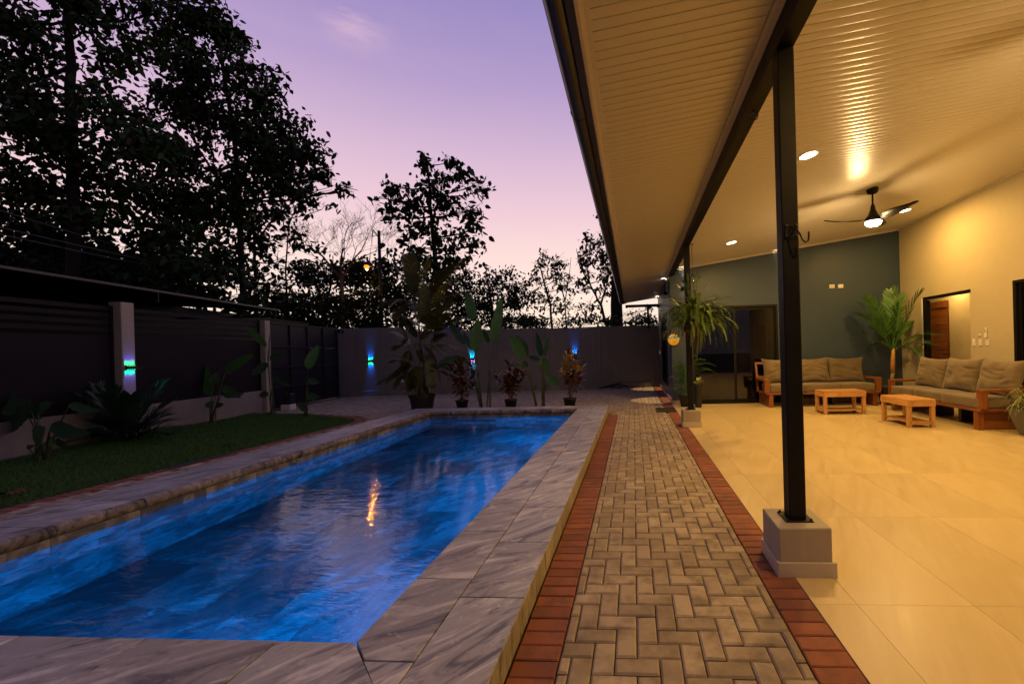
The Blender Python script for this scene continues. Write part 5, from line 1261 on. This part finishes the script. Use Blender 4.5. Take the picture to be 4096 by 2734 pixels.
tips = [(215, 640, .25), (240, 690, .2), (180, 440, .1), (340, 210, .1), (480, 110, .05), (580, 95, .0), (600, 130, 0), (690, 200, .0), (925, 350, .18), (965, 730, .45), (935, 810, .42), (890, 825, .4), (825, 820, .36), (765, 815, .34), (720, 640, .3), (955, 640, .4), (850, 700, .34), (640, 720, .2), (670, 700, .22), (320, 700, .2), (300, 640, .22), (440, 720, .12), (600, 900, -.1), (570, 940, -.1), (230, 400, .15), (420, 180, .1), (780, 330, .15), (860, 480, .3), (330, 520, .15), (905, 560, .35)]
for k in range(240):
    if k < len(tips):
        a, b_, h = tips[k]; p2 = A(*v1(a, b_), 7.70 + rr.uniform(-.35, .2)) - pf
    else:
        an = rr.uniform(0, 6.28); ca_, sa_ = math.cos(an), math.sin(an); q_ = rr.uniform(.05, .32); zz_ = rr.uniform(-.02, .55); p0 = Vector((ca_ * q_ + .05, sa_ * q_ * .7, zz_ * (1 - q_ * 1.2))); an += rr.uniform(-.9, .9); L_ = rr.uniform(.22, .52)
        p2 = p0 + Vector((math.cos(an) * L_, math.sin(an) * L_ * .8, rr.uniform(-.38, .22))); h = rr.uniform(.0, .10)
    if k < len(tips): p0 = Vector((rr.uniform(-.12, .14), rr.uniform(-.08, .08), rr.uniform(.05, .35)))
    mid = Vector((p0.x * .2 + p2.x * .8, p0.y * .2 + p2.y * .8, max(p0.z, p2.z) + h * .6 + .05))
    if h < 0: mid = (p0 + p2) / 2 + Vector((.05, -.15, .1))
    frond('frond', bez(p0, mid, p2, 10), rr.uniform(.030, .042), .017, e, M['fern'], 34, .06, 1.35, .12, seed=200 + k, rach=.0022, taper=1)

# fallen branch by the rear wall
e = empty('driftwood', (-.75, 15.62, 0), .1, label='fallen dry branch lying at the foot of the rear wall', cat='branch')
b = B(); b.tube([(-.55, 0, .03), (-.2, .04, .10), (.1, 0, .16), (.45, .03, .08), (.75, 0, .02)], [.02, .035, .03, .022, .008], 6); b.tube([(-.2, .04, .10), (.05, -.12, .05), (.3, -.2, .02)], [.02, .015, .006], 5); b.tube([(.1, 0, .16), (.25, .1, .24), (.36, .12, .2)], [.018, .012, .004], 5); b.obj('branch', M['bark'], e, True)
# tarpaulin behind the wall
V, F = [], []; n = 16
for i in range(n + 1):
    for j in range(9):
        x = i / n; y = j / 8; p = Vector((x * .95, y * .5, .22 * math.sin(math.pi * y) * (1 - .5 * x) + .07 * mnoise.noise(Vector((x * 4, y * 4, 2)))))
        V.append(p)
F = [(i * 9 + j, (i + 1) * 9 + j, (i + 1) * 9 + j + 1, i * 9 + j + 1) for i in range(n) for j in range(8)]
tp = mk('tarpaulin', V, F, simple('blue_tarpaulin', (.02, .05, .30), .45), None, True, (-7.55, 15.42, 2.32)); tag(tp, 'crumpled blue tarpaulin showing just above the rear wall beside the palm', 'tarpaulin')
# ------------------------------------------------------------------ trees outside the garden
def leaves(name, P, par, m, L_, w, rng, droop=.5):
    n = len(P); P = np.array(P); az = rng.uniform(0, 2 * np.pi, n); el = rng.normal(-droop, .45, n); D = np.c_[np.cos(az) * np.cos(el), np.sin(az) * np.cos(el), np.sin(el)]
    R = rng.normal(size=(n, 3)); Sd = np.cross(D, R); Sd /= np.linalg.norm(Sd, axis=1)[:, None]; N = np.cross(Sd, D)
    l = (L_ * rng.uniform(.45, 1.35, n))[:, None]; ww = (w * rng.uniform(.7, 1.2, n))[:, None] / 2
    V = np.stack([P, P + D * l * .3 + Sd * ww * .9 + N * ww * .25, P + D * l * .68 + Sd * ww * .75 + N * ww * .2 - [0, 0, .02], P + D * l - np.c_[np.zeros(n), np.zeros(n), (l[:, 0] * .12)], P + D * l * .68 - Sd * ww * .75 + N * ww * .2 - [0, 0, .02], P + D * l * .3 - Sd * ww * .9 + N * ww * .25], axis=1)
    return npmesh(name, V, 6, [(0, 1, 2, 3), (0, 3, 4, 5)], m, par)
def tree(label, Y, trunk, r, blobs, L_=.28, w=.17, name='tree', m='treeleaf', seed=0, cover=2.2, twigs=9, group='trees beyond the garden walls', cat='tree', clump=12, spread=.30, extra=(), hide_trunk=False):
    rng = np.random.default_rng(seed); rr = random.Random(seed); pm = Y / 962.9
    tp = [A(u, v, Y) for u, v in trunk]; base = tp[0].copy(); base.z = -.05; e = empty(name, base, 0, label=label, cat=cat, group=group)
    off = base; pts = [Vector((0, 0, 0))] + [p - off for p in tp]; n = len(pts)
    fine = []
    for i in range(n - 1):
        for q in range(4): fine.append(pts[i].lerp(pts[i + 1], q / 4) + Vector((mnoise.noise(pts[i] + Vector((q, seed, 0))), mnoise.noise(pts[i] + Vector((0, q, seed))), 0)) * r * .5 * (1 if i + q else 0))
    fine.append(pts[-1]); K = len(fine)
    rad = [r * (1 - .72 * i / (K - 1)) for i in range(K)]; rad[0] = r * 1.25
    b = B(); b.tube(fine, rad, 10)
    P = []; tw = B()
    for u, v, ru, rv, *dn in blobs:
        dn = dn[0] if dn else 1; rx, rz = ru * pm, rv * pm; ry = (rx + rz) / 2 * 1.0
        c = A(u, v, Y + rng.uniform(-1, 1) * min(1.2, ry * .7)) - off
        cand_ = [q for q in range(K) if fine[q].z < c.z + rz * .3] or [K - 1]; near = min(cand_, key=lambda q: (fine[q] - c).length + max(0, fine[q].z - c.z) * .8 + abs(q - K * .5) * .02)
        s = fine[near]; dist = (c - s).length; br = min(rad[near] * .6, .022 + dist * .012) if dist > .05 else .01
        mid = (s + c) / 2 + Vector((rng.uniform(-.2, .2), rng.uniform(-.2, .2), -.10 * dist))
        limb = bez(s, mid, c, 8); limb = [p + Vector((mnoise.noise(p * 1.3), mnoise.noise(p * 1.3 + Vector((9, 0, 0))), 0)) * .12 * (0 < i < 8) for i, p in enumerate(limb)]
        b.tube(limb, [br * (1 - .6 * i / 8) for i in range(9)], 6)
        ends = []
        for k in range(twigs):
            th = rng.uniform(0, 6.28); ct = rng.uniform(-.75, 1); st = math.sqrt(1 - min(1, ct * ct)); q = rng.uniform(.7, 1.02)
            t_ = c + Vector((rx * st * math.cos(th), ry * st * math.sin(th), rz * ct)) * q; s2 = limb[rr.randrange(4, 9)]
            lp = bez(s2, (s2 + t_) / 2 + Vector((rng.uniform(-.1, .1), rng.uniform(-.1, .1), .1 * rz)), t_, 5); lp = [p + Vector((mnoise.noise(p * 3), mnoise.noise(p * 3 + Vector((5, 0, 0))), mnoise.noise(p * 3 + Vector((0, 5, 0))))) * .07 for p in lp]
            tw.tube(lp, [br * .35 * (1 - .7 * i / 5) + .003 for i in range(6)], 4, False); ends += lp[2:]
            for z_ in range(2):
                s3 = lp[rr.randrange(2, 5)]; t3 = s3 + Vector((rng.normal(0, .3) * rx, rng.normal(0, .3) * ry, rng.normal(.05, .25) * rz)); tw.tube([s3, (s3 + t3) / 2 + Vector((0, 0, .04)), t3], [.006, .004, .0025], 3, False); ends.append(t3)
        nl = int(cover * dn * math.pi * rx * rz / (L_ * w * .42)); nc = max(3, nl // clump); cs = []
        for k in range(nc):
            if rng.uniform() < .55 and ends: p = ends[rr.randrange(len(ends))]
            else:
                th = rng.uniform(0, 6.28); ct = rng.uniform(-1, 1); st = math.sqrt(1 - ct * ct); q = rng.uniform(.25, 1) ** .45
                p = c + Vector((rx * st * math.cos(th), ry * st * math.sin(th), rz * ct)) * q
            cs.append(tuple(p))
        cs = np.array(cs)[rng.integers(0, nc, nl)] + rng.normal(0, 1, (nl, 3)) * np.array([spread, spread, spread * .7]) * min(1, max(.35, rx)) * .8
        P.append(cs)
    for path_ in extra: b.tube([A(u, v, Y + dy) - off for u, v, dy in path_], [r * .5 * (1 - .75 * i / (len(path_) - 1)) for i in range(len(path_))], 6)
    b.obj('trunk', M['bark'], e, True); tag(tw.obj('twigs', M['bark'], e), kind='stuff')
    tag(leaves('crown', np.concatenate(P), e, M[m], L_, w, rng), kind='stuff')
    return e
tree('huge dark broadleaved tree with thick straight trunk at the upper left', 11.5, [(166, 720), (172, 450), (164, 200), (156, 0), (150, -160)], .19,
     [(20, 60, 100, 95), (45, 235, 95, 75, .8), (60, 330, 100, 70), (215, 20, 80, 70), (300, 150, 75, 60, .7), (95, 130, 80, 50, .5), (260, 260, 90, 70, .8), (330, 330, 70, 70), (60, 440, 110, 70), (230, 420, 100, 60, .8), (-60, 200, 90, 150), (150, -120, 200, 100), (340, 30, 60, 45, .8), (150, 330, 70, 60, .6), (170, 500, 120, 55)], seed=1, cover=2.9, L_=.23, w=.14)
tree('broad dark tree with ragged right edge against the purple sky', 15, [(560, 720), (550, 500), (540, 330), (505, 120), (480, 0)], .13,
     [(450, 20, 75, 60), (500, 70, 60, 50), (545, 105, 30, 35), (395, 110, 60, 60, .8), (575, 165, 60, 38), (470, 190, 90, 70), (612, 235, 55, 42), (560, 300, 100, 70), (665, 290, 52, 34), (400, 270, 70, 80), (640, 360, 90, 55), (720, 350, 42, 30), (745, 400, 34, 28, .8), (430, 390, 110, 80), (560, 420, 90, 60), (690, 430, 55, 36, .8), (785, 432, 34, 10, .7), (350, 470, 100, 60), (480, 490, 110, 55, .9)], seed=2, cover=3.1, L_=.24, w=.145,
     extra=([(545, 420, 0), (600, 330, -.3), (640, 290, .2)], [(548, 480, 0), (480, 380, .4), (430, 300, .2)]))
tree('slender open tree with bright sky showing between its branches behind the gate', 18, [(586, 720), (584, 600), (582, 500), (600, 420)], .09,
     [(600, 510, 60, 38, .65), (665, 490, 55, 40, .7), (700, 540, 40, 40, .5), (640, 600, 55, 45, .45), (560, 560, 60, 50, .8), (545, 640, 60, 50, .55), (640, 665, 60, 35, .5), (480, 580, 80, 60), (735, 480, 40, 25, .4)], seed=3, cover=2.0,
     extra=([(584, 560, 0), (620, 510, .2), (658, 475, 0), (690, 450, 0)], [(660, 720, .5), (655, 620, .5), (662, 520, .3), (680, 470, .3)]))
tree('low dark leafy tree leaning over the lean-to roof', 12.5, [(400, 740), (395, 640), (390, 600)], .10,
     [(120, 590, 130, 60, 1.2), (300, 590, 120, 60, 1.2), (440, 620, 100, 60, 1.1), (30, 540, 110, 70, 1.1), (240, 650, 160, 40, 1.2), (400, 540, 70, 50, .9), (-30, 590, 60, 26, 1.8), (60, 600, 60, 24, 1.8), (150, 612, 60, 22, 1.8), (240, 625, 60, 22, 1.8), (330, 640, 60, 22, 1.6), (20, 610, 70, 25, 1.3), (110, 625, 80, 25, 1.3), (210, 640, 80, 25, 1.3), (310, 655, 80, 25, 1.3), (410, 670, 80, 25, 1.3), (510, 685, 70, 24, 1.3), (590, 695, 60, 22, 1)], seed=4, cover=2.6, m='darkleaf')
tree('round dense dark tree behind the corner of the rear wall', 23, [(740, 760), (745, 700), (760, 650)], .18,
     [(700, 640, 60, 40), (770, 620, 70, 38), (850, 640, 70, 48), (720, 700, 110, 45), (850, 700, 110, 48), (650, 705, 50, 40), (905, 620, 45, 50), (925, 690, 60, 50), (700, 745, 90, 28), (800, 745, 80, 28), (900, 745, 80, 28), (640, 740, 50, 30)], L_=.26, w=.15, seed=5, cover=2.4, m='darkleaf')
tree('tall teak tree with knobbly separate leaf masses above the potted palm', 25, [(1006, 780), (1002, 620), (990, 520), (985, 430), (978, 360)], .20,
     [(968, 362, 16, 20), (990, 385, 26, 22), (1040, 368, 26, 16), (1050, 400, 30, 20), (1085, 425, 38, 20), (1115, 436, 18, 14), (1000, 430, 45, 32), (905, 425, 34, 20), (880, 452, 20, 20), (885, 495, 18, 22, .8), (935, 470, 45, 36), (960, 520, 50, 35), (1030, 480, 50, 32), (1085, 480, 30, 26), (1100, 520, 26, 24, .9), (1095, 560, 22, 14, .8), (1030, 545, 55, 34), (990, 600, 65, 38), (1065, 610, 50, 26, .9), (920, 560, 30, 30, .8)], L_=.40, w=.28, seed=6, cover=1.9, clump=9, spread=.36)
tree('wide dark thicket tree behind the rear wall, left of the bare crowned trees', 27, [(1130, 770), (1128, 700), (1120, 650)], .16,
     [(1075, 650, 55, 38), (1140, 640, 40, 30, .8), (1105, 700, 80, 45), (1190, 700, 55, 42, .9), (1185, 650, 32, 28, .6), (1040, 700, 55, 50), (1215, 660, 24, 24, .5), (1060, 740, 70, 24), (1130, 742, 60, 22), (1210, 742, 50, 20)], L_=.26, w=.15, seed=7, cover=1.9, m='darkleaf')
tree('thin airy tree with sparse small leaves left of the roof end', 26, [(1268, 770), (1262, 700), (1246, 640), (1236, 600)], .10,
     [(1238, 610, 24, 26, .4), (1258, 590, 26, 24, .4), (1290, 600, 22, 30, .4), (1235, 650, 20, 30, .4), (1275, 640, 32, 34, .4), (1300, 655, 26, 34, .45), (1255, 690, 36, 30, .55), (1300, 705, 34, 30, .5)], L_=.24, w=.13, seed=8, cover=1.5, clump=8, twigs=14,
     extra=([(1300, 770, 0), (1296, 690, 0), (1305, 640, .3), (1310, 590, .3)], [(1296, 690, 0), (1280, 630, 0), (1276, 580, 0)]))
tree('taller airy tree with dark leaf clumps touching the gutter', 24, [(1398, 770), (1378, 700), (1352, 650), (1345, 600)], .12,
     [(1358, 552, 30, 20, .8), (1385, 540, 20, 20, .7), (1345, 580, 24, 24, .5), (1385, 590, 34, 26, 1), (1400, 630, 34, 26, .8), (1350, 630, 26, 24, .45), (1330, 600, 16, 20, .4), (1395, 670, 30, 24, .5), (1335, 660, 24, 30, .35), (1350, 700, 30, 24, .35)], L_=.28, w=.16, seed=9, cover=1.6, clump=8, twigs=13,
     extra=([(1378, 700, 0), (1395, 640, .2), (1400, 590, .2)], [(1352, 650, 0), (1330, 610, 0), (1322, 570, .1)]))
tree('low hedge like bushes right behind the rear wall', 18.5, [(1330, 770), (1332, 752), (1335, 745)], .06,
     [(1240, 735, 40, 12, 1), (1300, 740, 40, 12, .9), (1350, 728, 34, 14, .9), (1390, 735, 30, 14, 1), (1450, 735, 40, 12, 1.1), (1500, 735, 30, 14, 1.1), (1540, 735, 30, 14, 1), (1180, 735, 50, 16, 1), (1460, 715, 24, 14, .3), (1498, 712, 20, 18, .35)], L_=.16, w=.09, seed=10, cover=1.8, cat='bush', name='bush', group=None)
# thick dark trunk behind the gutter
p0 = A(1416, 760, 22); p0.z = -.05; e = empty('old_tree', p0, 0, label='thick dark old tree trunk behind the end of the gutter', cat='tree', group='trees beyond the garden walls')
q = [Vector((0, 0, 0)), A(1414, 700, 22) - p0, A(1415, 650, 22) - p0, A(1420, 600, 22) - p0, A(1430, 500, 22) - p0, A(1440, 380, 22) - p0]
b = B().tube(q, [.36, .31, .29, .25, .2, .12], 12); b.tube([q[2], A(1404, 648, 22) - p0, A(1398, 650, 22) - p0], [.2, .16, .08], 8); b.tube([q[3], A(1400, 560, 22) - p0], [.12, .05], 6); b.obj('trunk', M['bark'], e, True)
tag(leaves('crown', np.array([tuple(A(1450 + RG.normal(0, 30), 420 + RG.normal(0, 50), 22 + RG.normal(0, 1)) - p0) for _ in range(1600)]), e, M['treeleaf'], .3, .18, RG), kind='stuff')
# leafless tree
def bare(label, Y, base, seed):
    rr = random.Random(seed); b0 = A(*base, Y); top = b0.copy(); b0.z = -.05; e = empty('bare_tree', b0, 0, label=label, cat='tree', group='trees beyond the garden walls'); b = B(); t = B()
    start = top - b0
    b.tube([Vector((0, 0, 0)), start * .5 + Vector((.08, 0, 0)), start], [.13, .11, .09], 8)
    def grow(p, d, L_, r, lv):
        pts = [p]; 
        for i in range(5): d = (d + Vector((rr.uniform(-.22, .22), rr.uniform(-.22, .22), rr.uniform(-.08, .14)))).normalized(); pts.append(pts[-1] + d * L_ / 5)
        (b if lv < 2 else t).tube(pts, [r * (1 - .5 * i / 5) for i in range(6)], 6 if lv < 2 else 3, False)
        if lv >= 5: return
        for k in range(3 if lv < 4 else 3):
            q = pts[rr.choice((2, 3, 4, 5, 5))]; a = rr.uniform(.35, .85); ax = Vector((rr.uniform(-1, 1), rr.uniform(-1, 1), rr.uniform(-.3, .5))).normalized()
            nd = (d * math.cos(a) + ax * math.sin(a)).normalized(); nd.z = max(nd.z, -.1); grow(q, nd, L_ * rr.uniform(.62, .82), max(.006, r * .5), lv + 1)
    for k in range(3): grow(start, Vector(((-.55, .15, .75)[k] * .8, rr.uniform(-.3, .3), 1)).normalized(), 1.7, .06, 0)
    b.obj('trunk', M['twig'], e, True); tag(t.obj('twigs', M['twig'], e), kind='stuff')
bare('leafless tree with fine bare twigs above the orange street light', 21, (783, 640), 4)

# street lamp and overhead wires
sl = A(841, 613, 20.0); e = empty('street_lamp', (sl.x, sl.y + .8, 0), 0, label='glowing orange street lamp among the trees', cat='street lamp'); off = Vector((sl.x, sl.y + .8, 0))
B().tube([Vector((0, .3, 0)), Vector((0, .3, 8.0))], [.12, .07], 10).obj('pole', M['black'], e, True)
B().tube([Vector((0, .3, 7.6)), Vector((0, -.2, 7.9)) * 1, Vector((0, -.6, sl.z + .18))], .03, 8).obj('arm', M['black'], e, True)
B().box((-.16, -1.05, sl.z + .10), (.16, -.5, sl.z + .22), .04).obj('lamp_head', M['black'], e)
b = B().lathe([(0, -.10), (.06, -.09), (.11, -.03), (.12, .03), (.10, .09)], (0, -.8, sl.z), 20); b.obj('lamp_bowl', M['amber'], e, True); b = B().lathe([(0, -.135), (.03, -.128), (.042, -.112), (.03, -.098)], (0, -.8, sl.z), 14); b.obj('bulb', M['core'], e, True)

for k, (a, c, Y0, Y1) in enumerate((((-40, 512), (720, 652), 8, 20), ((-40, 528), (700, 655), 8, 20), ((-40, 470), (600, 632), 8.5, 20))):
    p, q = A(*a, Y0), A(*c, Y1); pts = [p.lerp(q, t) - Vector((0, 0, .25 * math.sin(math.pi * t))) for t in np.linspace(0, 1, 14)]
    o = B().tube(pts, .010, 4).obj('overhead_wire', simple('grey_cable', (.12, .11, .12), .5)); tag(o, ['middle overhead cable crossing the dark trees at the left', 'lowest overhead cable crossing the dark trees at the left', 'topmost overhead cable crossing the dark trees at the left'][k], 'cable', 'overhead cables')

# dry leaves lying on the lawn
for k, (a, c, lab) in enumerate(((72, 1405, 'dark dry leaf on the near left part of the lawn by the brick edging'), (1366, 1100, 'dark dry leaf lying near the middle of the lawn edging'))):
    p = G(*r2(a, c)); p.z = lawn_h(p.x, p.y) + .03; e = empty('fallen_leaf', p, k, label=lab, cat='leaf')
    for q in range(3): blade('leaf_lobe', bez(Vector((-.09, .03 * q - .03, 0)), Vector((0, .04 * (q - 1), .06)), Vector((.10, .05 * (q - 1), .01)), 6), .07, e, M['root'], Vector((0, 0, 1)), .3, seed=q)
